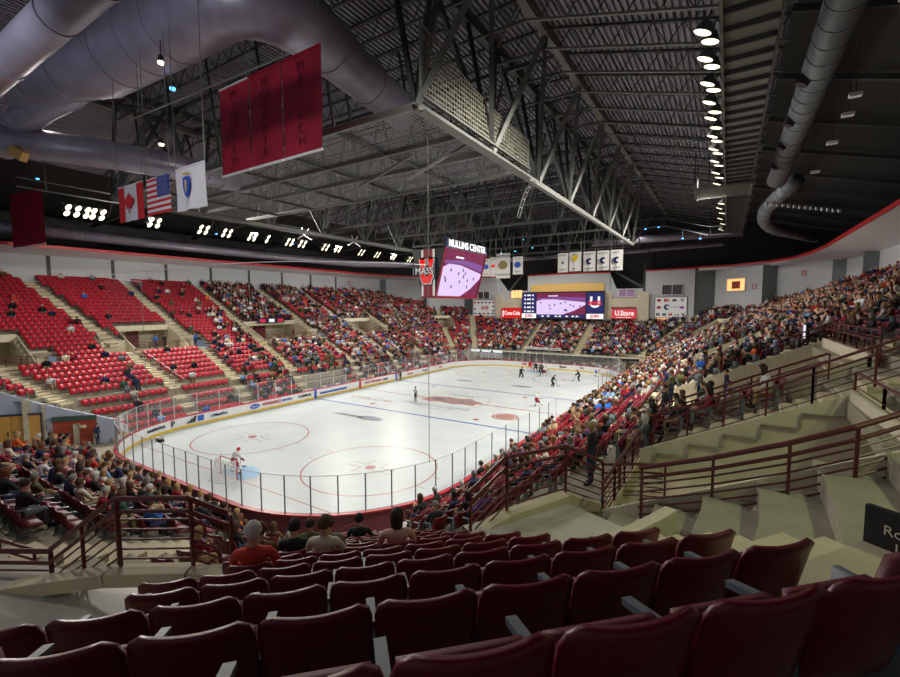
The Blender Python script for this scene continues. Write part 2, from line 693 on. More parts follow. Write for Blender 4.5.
for yb in (-7.6, 7.6):
    g = MB(); rect(g, -14.45, 14.45, yb - .15, yb + .15, M_ILINE_B); ice_mark('blue_line', g)
g = MB()
for k in range(29):
    rect(g, -14.45 + k, -14.45 + k + .78, -.13, .13, M_ILINE_R)
rect(g, -14.4, 14.4, -.03, .03, M_ILINE_R, .005)
ice_mark('centre_line', g)
for s in (-1, 1):
    g = MB(); rect(g, -12.4, 12.4, s * 27.15 - .035, s * 27.15 + .035, M_ILINE_R); ice_mark('goal_line', g)
    g = MB()
    n = 20
    g.poly([(-1.22, s * 27.1, .008), (1.22, s * 27.1, .008)] + [(1.83 * math.cos(a), s * (27.1 - 1.83 * math.sin(a)), .008) for a in [PI * k / n for k in range(3, n - 2)]], M_CREASE)
    ice_mark('goal_crease', g)
    for sx in (-1, 1):
        g = MB()
        cx, cy = sx * 6.7, s * 21.05
        ring(g, cx, cy, 4.50, 4.60, M_ILINE_R)
        disc(g, cx, cy, .35, M_ILINE_R)
        for ax in (-1, 1):
            for ay in (-1, 1):
                rect(g, min(cx + ax * .6, cx + ax * 1.9), max(cx + ax * .6, cx + ax * 1.9), cy + ay * .3 - .03, cy + ay * .3 + .03, M_ILINE_R)
                rect(g, cx + ax * .62 - .03, cx + ax * .62 + .03, min(cy + ay * .3, cy + ay * 1.2), max(cy + ay * .3, cy + ay * 1.2), M_ILINE_R)
                rect(g, min(cx + ax * 4.6, cx + ax * 5.2), max(cx + ax * 4.6, cx + ax * 5.2), cy + ay * .85 - .03, cy + ay * .85 + .03, M_ILINE_R)
        ice_mark('face_off_circle', g)
        g = MB(); disc(g, sx * 6.7, s * 6.1, .32, M_ILINE_R); ice_mark('face_off_dot', g)
g = MB()
ring(g, 0, 0, 4.5, 4.56, M_ILINE_R)
g.poly([(x, y, .008) for x, y in ((-3.6, -1.2), (-3.2, 1.1), (-1.2, 1.5), (.4, 1.2), (1.8, 1.9), (2.6, 1.0), (3.3, .9), (4.2, .2), (3.4, -.6), (3.9, -1.3), (2.2, -1.1), (1.2, -1.6), (-.6, -1.2), (-2.0, -1.7))], M_LOGO1)
ice_mark('centre_ice_emblem', g)
t = text('centre_ice_lettering', 'MASSACHUSETTS', ice, (0, -3.3, .012), 1.1, M_LOGO2, ydir=(0, 1, 0), depth=.001)
t = text('centre_ice_lettering', 'HOCKEY', ice, (0, 3.0, .012), 1.1, M_LOGO2, ydir=(0, 1, 0), depth=.001)
t = text('centre_ice_letter', 'MASS', ice, (0.2, 0, .014), 2.0, M_LOGO2, ydir=(0, 1, 0), depth=.001, bold=.04, sx=1.2)
g = MB(); disc(g, 8.6, -3.6, 1.35, M_LOGO1, ry=1.35); ring(g, 8.6, -3.6, 1.0, 1.08, M_ICE, z=.010); ice_mark('round_ice_advert', g)
g = MB(); disc(g, -2.4, -11.2, 1.5, M_LOGO2, ry=.7); g.poly([(-7.5, -11.6, .007), (-3.4, -11.7, .007), (-3.4, -11.1, .007), (-6.5, -11.0, .007)], M_LOGO2); ice_mark('blue_ice_advert', g)
t = text('red_ice_advert', 'Coca-Cola', ice, (-8.6, -4.2, .012), 1.5, M_LOGO1, ydir=(0, 1, 0), depth=.001)
g = MB(); disc(g, -5.5, 12.6, 1.4, M_LOGO2, ry=.5); disc(g, 3.5, 12.6, 1.6, M_LOGO2, ry=.5); ice_mark('far_ice_advert', g)

# ------------------------------------------------------------------ walls
def wall_strip(name, pts, z0, z1, m, lab=None, t=0.25):
    g = MB()
    for (a, b) in zip(pts[:-1], pts[1:]):
        dx, dy = b[0] - a[0], b[1] - a[1]
        L = math.hypot(dx, dy)
        g.prism([(a[0], a[1], z0), (b[0], b[1], z0), (b[0], b[1], z1), (a[0], a[1], z1)], (dy / L * t, -dx / L * t, 0), m)
    return struct(name, g, lab)


Q = WALLP
for sx, side in ((1, 'right'), (-1, 'left')):
    P = [(sx * x, y) for x, y in Q]
    y_lo = -46 if sx < 0 else -30
    top = 17.1
    wall_strip('wall_%s' % side, [(sx * 41, y_lo), P[0], P[1]] if sx < 0 else [(41, -48), P[0], P[1]], 6, top, M_WALL)
    for k, (i, j, m) in enumerate(((1, 2, M_WALL), (2, 3, M_WALLD), (3, 4, M_WALL), (4, 5, M_WALLD), (5, 6, M_WALL), (6, 7, M_WALLD))):
        wall_strip('wall_corner_%s' % side, [P[i], P[j]] if sx > 0 else [P[j], P[i]], 2, top + .05, m)
# green-grey recess returns on the right side wall
for y in (24.0, 11.0, -2.0):
    g = MB()
    g.prism([(41, y, 8), (39.7, y - .1, 8), (39.7, y - .1, 17.0), (41, y, 17.0)], (0, .5, 0), M_WALLD)
    struct('wall_right_return', g)
for k in range(10):
    y = -30.56 + 6.4 * k
    g = MB(); g.box((-40.85, y, 15.4), (.35, .35, 3.3), M_STEEL)
    struct('wall_left_pilaster', g)
# far end wall behind the video board, three bays and upper recess
wall_strip('wall_far', [(-22, 44.3), (22, 44.3)], 5, 14.2, M_WALL)
wall_strip('wall_far_upper', [(14.2, 44.2), (22, 44.3)], 13, 17.3, M_WALL)
wall_strip('wall_far_upper', [(-22, 44.3), (-15.5, 44.2)], 13, 17.3, M_WALL)
wall_strip('wall_far_upper', [(-8.6, 44.2), (7.9, 44.2)], 13, 17.3, M_WALL)
g = MB()
g.poly([(-15.5, 44.2, 14), (-13.0, 44.2, 14), (-15.5, 44.2, 17.2)], M_WALL)
g.poly([(7.9, 44.2, 14), (9.2, 44.2, 14), (7.9, 44.2, 17.2)], M_WALL)
g.quad((-15.5, 47, 12), (15, 47, 12), (15, 47, 23), (-15.5, 47, 23), M_DARK)
struct('wall_far_recess', g)
# red trim and white soffit round the bowl (the trim line stands in front of the wall)
TR = [(36, -47), (36, 22), (35.6, 27), (34.6, 34), (31.8, 39.6), (27, 43.6), (22.5, 44.2)]
WL = [(41, -47), (41, 22), (41, 24.0), (39.2, 33.3), (32.3, 40.2), (28, 43.8), (22.5, 44.5)]
for sx, side in ((1, 'right'), (-1, 'left')):
    g = MB(); s_ = MB()
    for k in range(len(TR) - 1):
        a, b, c, d = TR[k], TR[k + 1], WL[k + 1], WL[k]
        s_.quad((sx * a[0], a[1], 17.45), (sx * b[0], b[1], 17.45), (sx * c[0], c[1], 17.0), (sx * d[0], d[1], 17.0), M_SOFF)
        s_.quad((sx * a[0], a[1], 17.95), (sx * b[0], b[1], 17.95), (sx * c[0], c[1], 18.2), (sx * d[0], d[1], 18.2), M_DARK)
        g.bar((sx * a[0], a[1], 17.6), (sx * b[0], b[1], 17.6), .12, .32, M_REDT)
    struct('ceiling_soffit_%s' % side, s_)
    struct('trim_%s' % side, g)
g = MB()
g.bar((14.2, 44.0, 17.35), (22.6, 44.1, 17.5), .12, .3, M_REDT)
g.bar((-22.6, 44.1, 17.5), (-15.5, 44.0, 17.35), .12, .3, M_REDT)
g.bar((-8.7, 43.9, 17.3), (0, 43.9, 17.55), .12, .25, M_REDT)
g.bar((0, 43.9, 17.55), (8.0, 43.9, 17.3), .12, .25, M_REDT)
struct('trim_far', g)
# dark upper walls above the soffit, up to the roof
g = MB()
for sx in (1, -1):
    g.quad((sx * 41, -60, 17), (sx * 41, 47, 17), (sx * 41, 47, 22.5), (sx * 41, -60, 22.5), M_DARK)
g.quad((-41, 47.5, 13), (41, 47.5, 13), (41, 47.5, 30), (-41, 47.5, 30), M_DARK)
struct('wall_upper_dark', g)

# near left gateway: slanted end wall of the left stand
e0, e1 = (-15.0, -27.6), (-31.0, -45.8)
g = MB()
n = 14
for k in range(n):
    t0, t1 = k / n, (k + 1) / n
    a = (e0[0] + (e1[0] - e0[0]) * t0, e0[1] + (e1[1] - e0[1]) * t0)
    b = (e0[0] + (e1[0] - e0[0]) * t1, e0[1] + (e1[1] - e0[1]) * t1)
    za, zb = zr(rad(*a)) + .15, zr(rad(*b)) + .15
    g.prism([(a[0], a[1], -.05), (b[0], b[1], -.05), (b[0], b[1], zb), (a[0], a[1], za)], (-.15, .13, 0), M_BLUEW)
struct('wall_gateway', g)
ed = Vector((e1[0] - e0[0], e1[1] - e0[1], 0)).normalized()
en = Vector((-ed.y, ed.x, 0))
if en.dot(Vector((1, -1, 0))) < 0:
    en = -en


def on_gate(t, z, off=0.05):
    return Vector((e0[0], e0[1], 0)) + ed * t + en * off + Vector((0, 0, z))


Rg = Matrix((ed, -en, Vector((0, 0, 1)))).transposed()
dr = thing('roller_shutter', 'rust red roller shutter with green head box in the pale blue gateway wall', 'shutter', on_gate(2.9, 0, 0))
g = MB()
for k in range(7):
    g.box(on_gate(2.9, .2 + k * .27, .08), (2.9, .06, .25), M_DOORR, Rg)
g.build('slat_panel', dr)
g = MB(); g.box(on_gate(2.9, 2.15, .1), (2.95, .2, .35), mat('green_box', (.05, .1, .08), .5), Rg); g.build('head_box', dr)
dd = thing('double_door', 'pair of light wooden double doors in the pale blue gateway wall', 'door', on_gate(7.0, 0, 0))
for s in (-1, 1):
    g = MB(); g.box(on_gate(7.0 + s * .95, 1.3, .08), (1.85, .07, 2.6), M_ORGW, Rg); lf = g.build('door_leaf', dd)
    g = MB(); g.box(on_gate(7.0 + s * .2, 1.2, .14), (.06, .05, .4), M_FRAME, Rg); g.build('handle', lf)
g = MB(); g.box(on_gate(5.0, 1.35, .1), (.18, .12, 2.75), M_FRAME, Rg); g.box(on_gate(7.0, 2.68, .1), (4.1, .12, .14), M_FRAME, Rg); g.build('frame', dd)
g = MB(); g.box(on_gate(4.7 - .35, 1.75, .08), (.75, .05, .75), mat('grey_panel', (.4, .4, .42), .5), Rg)
tag(g.build('notice_panel'), 'small grey notice panel between the double door and the shutter', 'panel')

# far lower level: floor behind the far glass, pale back wall, balcony fascia
g = MB()
g.quad((-15, 37.5, 0), (15, 37.5, 0), (15, 37.5, 1.95), (-15, 37.5, 1.95), mat('far_back_wall', (.62, .67, .74), .7))
g.quad((-16, 33, 1.95), (16, 33, 1.95), (16, 38, 2.2), (-16, 38, 2.2), M_DARK)
struct('wall_far_lower', g)
bf = thing('balcony_front', 'curved black balcony front with white lettering above the far end glass', 'balcony', (0, 33, 1.9))
g = MB()
pts = [(-15.2 + 30.4 * k / 24, 32.4 + .9 * abs(-1 + 2 * k / 24) ** 2.2, 0) for k in range(25)]
for a, b in zip(pts[:-1], pts[1:]):
    g.bar((a[0], a[1], 2.15), (b[0], b[1], 2.15), .25, .5, M_DARK)
g.build('fascia', bf)
g = MB()
for a, b in zip(pts[:-1], pts[1:]):
    g.bar((a[0], a[1], 2.45), (b[0], b[1], 2.45), .4, .12, M_CREAM)
g.build('coping', bf)
text('lettering', 'THE COMMONWEALTH CLUB', bf, (-0.9, 32.2, 3.35), .62, M_WHITE, bold=.03, sx=.82)
g = MB()
for x in np.linspace(-5, 3.2, 9):
    g.bar((x, 32.45, 2.5), (x, 32.45, 3.1), .03, .03, M_FRAME)
g.bar((-5.6, 32.45, 3.05), (3.8, 32.45, 3.05), .04, .04, M_FRAME)
g.build('letter_rail', bf)
for k, x in enumerate((-14.6, -12.2, -9.8)):
    g = MB(); g.box((x, 32.2, 2.35), (1.9, .1, .42), mat('lit_white', (.8, .85, .9), emit=.5, ecol=(.8, .9, 1)))
    tag(g.build('advert_panel'), '%s of three small lit white adverts above the far left glass' % ('leftmost', 'middle', 'rightmost')[k], 'sign')
g = MB(); g.box((15.4, 33.4, 2.15), (3.4, .12, .62), mat('lit_white', (0, 0, 0)))
tag(g.build('corner_advert'), 'long white lit advert over the far right corner opening', 'sign')
g = MB(); g.box((-11.2, 32.0, 1.55), (4.6, .12, 1.0), mat('grey_panel', (0, 0, 0)))
tag(g.build('press_box_panel'), 'grey blank panel hanging under the far balcony front', 'panel')

# ------------------------------------------------------------------ far end: pillars, beams, video board, signs
YE = 43.4


def pillar(x0, x1, ztop, lab):
    o = thing('masonry_pillar', lab, 'pillar', ((x0 + x1) / 2, YE, 0))
    g = MB()
    w = x1 - x0
    zs = []
    for k in range(11):
        a = PI * k / 10
        zs.append((x1 - w / 2 + w / 2 * math.cos(a), YE, ztop - w / 2 * .7 + w / 2 * .7 * math.sin(a)))
    zb = zr(rad(0, YE - 1)) - .5
    g.prism([(x0, YE, zb), (x1, YE, zb)] + zs, (0, .9, 0), M_CREAM)
    g.build('shaft', o)
    g = MB()
    for z in np.arange(zb + .6, ztop - .8, .6):
        g.box(((x0 + x1) / 2, YE - .01, z), (w * .99, .03, .03), M_STEP)
    g.build('joint', o)
    return o


pillar(-15.9, -14.3, 13.4, 'round topped cream pillar left of the red soft drink sign')
pillar(-9.5, -7.5, 13.3, 'round topped cream pillar at the left edge of the video board')
pillar(6.8, 8.5, 13.7, 'round topped cream pillar at the right edge of the video board')
pillar(12.9, 14.9, 13.6, 'round topped cream pillar beside the white logo board')
for x0, x1, z0, z1, lab in ((-14.3, -9.5, 10.6, 12.5, 'cream masonry lintel over the red soft drink sign'), (8.5, 12.9, 10.8, 12.4, 'cream masonry lintel over the red store sign')):
    g = MB(); g.box(((x0 + x1) / 2, YE + .35, (z0 + z1) / 2), (x1 - x0, .6, z1 - z0), M_CREAM)
    tag(g.build('masonry_lintel'), lab, 'lintel')

M_CR = mat('sign_red', (.7, .02, .02), .4, emit=.35, ecol=(.9, .02, .02))
M_UR = mat('sign_pinkred', (.7, .06, .08), .4, emit=.35, ecol=(.9, .08, .1))
M_SW = mat('sign_white', (.85, .85, .85), .4, emit=.6, ecol=(1, 1, 1))
s = thing('soft_drink_sign', 'red lit sign with white script lettering left of the video board', 'sign', (-12, YE, 9.6))
g = MB(); g.box((-12.0, YE - .1, 9.45), (4.6, .25, 2.1), M_CR); g.build('panel', s)
g = MB(); g.box((-13.9, YE - .24, 9.4), (.25, .04, 1.3), M_SW); g.build('stripe', s)
text('lettering', 'Coca-Cola', s, (-11.8, YE - .25, 9.5), 1.15, M_SW, bold=.03, sx=.72)
s = thing('store_sign', 'red lit sign with white store lettering right of the video board', 'sign', (10.7, YE, 9.4))
g = MB(); g.box((10.7, YE - .1, 9.5), (4.3, .25, 1.7), M_UR); g.build('panel', s)
text('lettering', 'U.Store', s, (10.8, YE - .25, 9.6), 1.25, M_SW, bold=.03, sx=.85)
g = MB(); g.box((10.7, YE - .24, 8.85), (2.6, .03, .08), M_SW); g.build('stripe', s)


def logo_board(name, lab, x0, x1, z0, z1, y, cols, rows, seed):
    r = random.Random(seed)
    o = thing(name, lab, 'sign', ((x0 + x1) / 2, y, z0))
    g = MB(); g.box(((x0 + x1) / 2, y, (z0 + z1) / 2), (x1 - x0 + .16, .14, z1 - z0 + .16), M_FRAME); g.build('frame', o)
    g = MB(); g.box(((x0 + x1) / 2, y - .06, (z0 + z1) / 2), (x1 - x0, .1, z1 - z0), mat('board_white', (.82, .82, .8), .4, emit=.12, ecol=(1, 1, 1))); g.build('panel', o)
    W, H = x1 - x0, z1 - z0
    pal = [(.45, .02, .05), (.6, .03, .05), (.1, .12, .2), (.05, .08, .25), (.4, .1, .5), (.05, .25, .2), (.65, .02, .04)]
    return o, W, H, pal


o, W, H, pal = logo_board('conference_logo_board', 'white board of three rows of college logos below the right end window', 15.9, 20.9, 8.9, 12.5, 44.0, 4, 3, 1)
LG = [(.12, .85, 'o', 0), (.37, .85, 'BU', 1), (.62, .85, 'v', 2), (.86, .85, 'V', 3), (.12, .5, 'o', 0), (.86, .5, 'o', 4), (.1, .15, 'M', 2), (.3, .15, 'o', 5), (.5, .15, 'N', 6), (.72, .15, '-', 2), (.9, .15, 'V', 2)]
for u, v, ch, c in LG:
    m = mat('logo_ink_%d' % c, pal[c], .5)
    if ch in 'oV v-' and ch != 'V':
        g = MB(); disc(g, 0, 0, .38, m, z=0, ry=.24 if ch != '-' else .06, n=14)
        g.v = [(15.9 + u * W + x, 43.85, 8.9 + v * H + y) for x, y, z in g.v]
        g.prism(g.v[:], (0, .03, 0), m) if False else None
        g.build('logo', o)
    else:
        text('logo', ch, o, (15.9 + u * W, 43.86, 8.9 + v * H), .7, m, bold=.04)
g = MB()
for (a0, a1, rr_) in ((40, 300, .5),):
    for k in range(16):
        a, b = math.radians(a0 + (a1 - a0) * k / 16), math.radians(a0 + (a1 - a0) * (k + 1) / 16)
        g.quad((17.8 + .5 * math.cos(a), 43.85, 10.75 + .5 * math.sin(a)), (17.8 + .22 * math.cos(a) + .12, 43.85, 10.75 + .22 * math.sin(a)),
               (17.8 + .22 * math.cos(b) + .12, 43.85, 10.75 + .22 * math.sin(b)), (17.8 + .5 * math.cos(b), 43.85, 10.75 + .5 * math.sin(b)), mat('logo_ink_3', pal[3]))
g.build('crescent_logo', o)
text('lettering', 'HOCKEY EAST', o, (19.3, 43.86, 10.75), .3, mat('logo_ink_2', pal[2]))
o, W, H, pal = logo_board('conference_logo_board', 'white board of small logos round a red and black emblem, left of the pillars', -21.6, -16.2, 8.8, 12.3, 43.9, 5, 3, 2)
for u, v, c in [(.08, .85, 0), (.25, .85, 1), (.42, .85, 2), (.6, .85, 5), (.77, .85, 3), (.93, .85, 1), (.08, .45, 4), (.93, .6, 5), (.93, .35, 2), (.1, .15, 2), (.3, .15, 3), (.5, .15, 1), (.7, .15, 2), (.9, .15, 3)]:
    g = MB(); disc(g, 0, 0, .3, None, z=0, ry=.2, n=12)
    g.v = [(-21.6 + u * W + x, 43.75, 8.8 + v * H + y) for x, y, z in g.v]
    g.mats = [mat('logo_ink_%d' % c, pal[c], .5)]
    g.build('logo', o)
text('lettering', 'A10', o, (-18.7, 43.76, 10.6), 1.1, mat('logo_ink_1', pal[1]), bold=.05)


def window_box(x0, x1, z0, z1, m, lab, y=43.98, bars=2, dirx=(1, 0)):
    o = thing('press_window', lab, 'window', ((x0 + x1) / 2, y, z0))
    g = MB(); g.box(((x0 + x1) / 2, y - .02, (z0 + z1) / 2), (x1 - x0, .1, z1 - z0), m); g.build('pane', o)
    g = MB()
    for z in (z0, z1):
        g.box(((x0 + x1) / 2, y - .1, z), (x1 - x0 + .15, .14, .12), M_WHITE)
    for k in range(bars + 1):
        g.box((x0 + (x1 - x0) * k / bars, y - .1, (z0 + z1) / 2), (.1, .14, z1 - z0), M_WHITE)
    g.build('frame', o)
    return o


window_box(16.9, 20.2, 12.95, 14.75, M_ROOMG, 'dark interior window above the white logo board', bars=2)
window_box(-20.5, -17.6, 12.6, 14.2, M_ROOMG, 'dark interior window above the left logo board', bars=2)
window_box(9.6, 12.4, 12.7, 14.1, mat('dim_purple', (.2, .12, .22), .4, emit=.25, ecol=(.5, .3, .5)), 'dim purple lit window above the store sign', bars=2)
window_box(-12.3, -9.8, 12.7, 14.3, M_ORG, 'warm lit window above the soft drink sign', bars=3)
# lit doorways at the top of the far stand
for x, lab in ((-19.5, 'warm lit exit doorway below the left logo board'), (17.2, 'warm lit exit doorway below the white logo board')):
    o = thing('exit_doorway', lab, 'doorway', (x, 44, 6.5))
    g = MB(); g.box((x, 43.98, 7.9), (2.2, .1, 1.9), M_ORG); g.build('opening', o)
    g = MB(); g.box((x + .1, 43.9, 7.7), (.9, .1, 1.6), M_DOORR); g.build('door', o)
for x in (-7.0, 5.9):
    g = MB(); g.box((x, 43.9, 8.2), (1.6, .15, 1.9), mat('dark_red_door', (.2, .02, .03), .5))
    tag(g.build('exit_door'), 'dark red door under the %s end of the video board' % ('left' if x < 0 else 'right'), 'door')
gp = thing('gold_curtain_band', 'curved gold band with added glow above the video board', 'panel', (0, 43.9, 13.5))
g = MB()
for k in range(14):
    a, b = -7.9 + 14.8 * k / 14, -7.9 + 14.8 * (k + 1) / 14
    ya, yb = 43.2 + .6 * (a / 8) ** 2, 43.2 + .6 * (b / 8) ** 2
    za, zb = .18 * (1 - (a / 8) ** 2), .18 * (1 - (b / 8) ** 2)
    g.prism([(a, ya, 13.7), (b, yb, 13.7), (b, yb, 15.25 + zb), (a, ya, 15.25 + za)], (0, .1, 0), M_GOLD)
g.build('band', gp)

# big diagonal roof braces in the open bays of the far wall
for a, b, lab in (((-14.0, 44.5, 13.4), (-17.5, 46, 18), 'dark steel brace rising left behind the soft drink sign'), ((-13.8, 44.5, 13.4), (-10.5, 46, 18), 'dark steel brace rising right behind the soft drink sign'),
                  ((14.0, 44.0, 13.6), (14.0, 44.6, 19), 'dark steel post standing on the pillar beside the logo board'), ((14.0, 44.4, 14.2), (8.6, 45.5, 17.5), 'dark steel brace leaning above the store sign')):
    g = MB(); g.bar(a, b, .4, .4, M_STEEL)
    tag(g.build('steel_brace'), lab, 'brace')

# video board
M_SCR_BG = mat('screen_maroon', (.02, 0, .01), .3, emit=.55, ecol=(.32, .04, .12))
M_SCR_ICE = mat('screen_ice', (.02, .02, .02), .3, emit=1.0, ecol=(.80, .62, .98))
M_SCR_BL = mat('screen_purple', (.02, .02, .02), .3, emit=.7, ecol=(.30, .10, .45))
M_SCR_DK = mat('screen_dark', (.01, .01, .02), .3, emit=.25, ecol=(.06, .05, .2))
M_SCR_W = mat('screen_white', (.02, .02, .02), .3, emit=1.0, ecol=(1, 1, 1))
M_SCR_R = mat('screen_red', (.02, 0, 0), .3, emit=.8, ecol=(.8, .03, .08))
M_SCR_N = mat('screen_navy', (.01, .01, .02), .3, emit=.4, ecol=(.04, .05, .3))


def picture(parent, O, X, Y, N, seed, players=12):
    """the hockey game shown on a screen; O lower left corner, X and Y full edge vectors, N towards the viewer"""
    O, X, Y, N = Vector(O), Vector(X), Vector(Y), Vector(N)

    def P(u, v, d=.02):
        return O + X * u + Y * v + N * d
    g = MB(); g.quad(P(0, 0), P(1, 0), P(1, 1), P(0, 1), M_SCR_BG); g.build('screen_picture', parent)
    g = MB(); g.poly([P(0, 0, .03), P(.55, 0, .03), P(.78, .18, .03), P(1, .45, .03), P(1, .56, .03), P(.7, .63, .03), P(.4, .70, .03), P(.12, .70, .03), P(0, .62, .03)], M_SCR_ICE); g.build('screen_ice', parent)
    g = MB(); g.poly([P(.02, .7, .034), P(.4, .73, .034), P(1, .60, .034), P(1, .76, .034), P(.5, .82, .034), P(0, .76, .034)], M_SCR_BL)
    g.poly([P(.25, .84, .036), P(.45, .84, .036), P(.45, .88, .036), P(.25, .88, .036)], M_SCR_W); g.build('screen_stands', parent)
    r = random.Random(seed)
    g = MB()
    for k in range(players):
        u, v = r.uniform(.08, .9), r.uniform(.12, .6)
        if v < .6 * (u - .5) + .05:
            v = .6 * (u - .5) + .2
        a, b = .012, .05
        g.poly([P(u - a, v, .04), P(u + a, v, .04), P(u + a * 1.3, v + b, .04), P(u, v + b * 1.6, .04), P(u - a * 1.3, v + b, .04)], M_SCR_DK)
    g.build('screen_players', parent)
    g = MB()
    for k in range(60):
        u, v = r.uniform(0, 1), r.uniform(.78, .98)
        if k > 35:
            u = r.uniform(.6, 1); v = r.uniform(0, .45) * (u - .5) * 1.5
        g.poly([P(u, v, .036), P(u + .02, v, .036), P(u + .018, v + .025, .036)], r.choice([M_SCR_R, M_SCR_BL, M_SCR_DK]))
    g.build('screen_crowd', parent)


vb = thing('video_board', 'wide end video board showing the game between two score panels', 'video board', (-1, 42.8, 8.3))
g = MB(); g.box((-1.05, 42.85, 11.1), (16.6, .5, 5.5), M_BLACK); g.build('cabinet', vb)
picture(vb, (-6.1, 42.57, 9.3), (9.9, 0, 0), (0, 0, 4.3), (0, -1, 0), 3)
g = MB(); g.box((-7.75, 42.58, 11.6), (3.0, .06, 4.2), M_SCR_N)
g.build('score_panel', vb)
g = MB()
for k in range(5):
    for x in (-8.6, -7.75, -6.9):
        g.box((x, 42.53, 13.2 - k * .82), (.34 if x != -7.75 else .8, .03, .3), M_SCR_W)
g.build('score_digits', vb)
g = MB(); g.box((-7.75, 42.56, 9.0), (3.1, .06, .95), M_SCR_W); g.box((5.6, 42.56, 9.0), (3.2, .06, .95), M_SCR_W); g.build('sponsor_strip', vb)
text('sponsor_lettering', 'JOIN', vb, (-7.75, 42.5, 9.0), .75, M_SCR_R, bold=.03)
text('sponsor_lettering', 'JOIN', vb, (5.6, 42.5, 9.0), .75, M_SCR_R, bold=.03)
g = MB(); g.box((5.6, 42.56, 11.6), (3.2, .06, 3.9), M_SCR_N); g.build('logo_panel', vb)
text('logo_letter', 'U', vb, (5.6, 42.5, 11.6), 2.9, M_SCR_W, bold=.08)
text('logo_lettering', 'MASS', vb, (5.6, 42.45, 11.5), 1.15, M_SCR_R, bold=.06, sx=.9)
g = MB(); g.box((-1.1, 42.56, 8.95), (9.6, .06, .6), M_SCR_N); g.build('ticker', vb)
g = MB()
for x in (-4.8, -3.6, -2, -1.2, .2, 1.4, 2.2):
    g.box((x, 42.52, 8.95), (.5, .03, .25), M_SCR_W)
g.build('ticker_digits', vb)

# orange window set in the right corner wall, exit signs
a, b = Vector((31.3, 39.4, 0)), Vector((25, 45.6, 0))
dv = (a - b).normalized()
nv = Vector((-dv.y, dv.x, 0))
if nv.dot(CAM - a) < 0:
    nv = -nv
o = thing('lounge_window', 'orange lit lounge window in the grey corner wall above the upper seats', 'window', tuple(b + dv * 5 + Vector((0, 0, 14))))
Rw = Matrix((dv, -nv, Vector((0, 0, 1)))).transposed()
g = MB(); g.box(b + dv * 4.3 + nv * .05 + Vector((0, 0, 14.4)), (3.4, .1, 1.9), M_ORG, Rw); g.build('pane', o)
g = MB(); g.box(b + dv * 4.3 + nv * .15 + Vector((0, 0, 14.35)), (1.5, .1, 1.2), M_DOORR, Rw); g.build('tv_screen', o)
g = MB()
for z in (13.4, 15.4):
    g.box(b + dv * 4.3 + nv * .15 + Vector((0, 0, z)), (3.6, .2, .14), M_WHITE, Rw)
for t_ in (2.55, 6.05):
    g.box(b + dv * t_ + nv * .15 + Vector((0, 0, 14.4)), (.14, .2, 2), M_WHITE, Rw)
g.build('frame', o)


def wall_sign(P, X, N, sec, lab):
    P, X, N = Vector(P), Vector(X), Vector(N)
    o = thing('section_sign', lab, 'sign', tuple(P))
    R = Matrix((X, -N, Vector((0, 0, 1)))).transposed()
    g = MB(); g.box(P + N * .05, (.75, .06, .75), M_WHITE, R); g.build('plate', o)
    g = MB()
    for s_ in (-1, 1):
        g.box(P + N * .09 + X * s_ * .32, (.1, .03, .75), M_REDT, R)
        g.box(P + N * .09 + Vector((0, 0, s_ * .32)), (.75, .03, .1), M_REDT, R)
    g.build('border', o)
    text('letter', sec, o, tuple(P + N * .1), .5, M_REDT, xdir=tuple(X), depth=.005, bold=.02)


for k, y in enumerate((-20.9, -8.1, 4.8, 17.0, 24.6)):
    wall_sign((-40.9, y, 15.9), (0, 1, 0), (1, 0, 0), 'KJHGF'[k], 'white section sign with red border on the left wall, %s from the near end' % ordn(k))
wall_sign((40.8, 14, 15.6), (0, -1, 0), (-1, 0, 0), 'C', 'white section sign with red border on the right wall, nearer the camera')
wall_sign((36, 36.9, 15.6), (Vector((-5.3, 7, 0)).normalized() * -1), Vector((-7, -5.3, 0)).normalized(), 'D', 'white section sign with red border on the middle grey corner panel')
wall_sign(tuple(b + dv * 7.6 + Vector((0, 0, 14.0))), dv, nv, 'E', 'white section sign with red border right of the orange window')

# ------------------------------------------------------------------ rink boards and glass
RB = rrect(14.5, 30.48, 8.5, 14)
rb = thing('rink_boards', 'white dasher boards with yellow kickplate and red cap rail round the ice', 'rink boards', (0, 0, 0))


def offs(p, d):
    return rrect(14.5 + d, 30.48 + d, 8.5 + d, 14)


def loop_wall(mb, A, B, z0, z1, m):
    n = len(A)
    for k in range(n):
        a, b = A[k], A[(k + 1) % n]
        mb.quad((*a, z0), (*b, z0), (*b, z1), (*a, z1), m)


def loop_flat(mb, A, B, z, m):
    n = len(A)
    for k in range(n):
        mb.quad((*A[k], z), (*A[(k + 1) % n], z), (*B[(k + 1) % n], z), (*B[k], z), m)


g = MB(); loop_wall(g, RB, None, .2, 1.0, M_BOARD); g.build('dasher_panel', rb)
g = MB(); loop_wall(g, offs(RB, -.02), None, 0.0, .2, M_YEL); loop_flat(g, offs(RB, -.02), RB, .2, M_YEL); g.build('kickplate', rb)
g = MB(); loop_wall(g, offs(RB, .12), None, -.05, 1.0, M_BOARDB); g.build('back_panel', rb)
g = MB(); A, B = offs(RB, -.05), offs(RB, .22)
loop_flat(g, A, B, 1.07, M_CAPR); loop_flat(g, A, B, 1.0, M_CAPR); loop_wall(g, A, None, 1.0, 1.07, M_CAPR); loop_wall(g, B, None, 1.0, 1.07, M_CAPR)
g.build('cap_rail', rb)

# walk the perimeter for panes and stanchions
per = []
pp = rrect(14.56, 30.54, 8.56, 40)
pp.append(pp[0])
ds = [0]
for a, b in zip(pp[:-1], pp[1:]):
    ds.append(ds[-1] + math.hypot(b[0] - a[0], b[1] - a[1]))


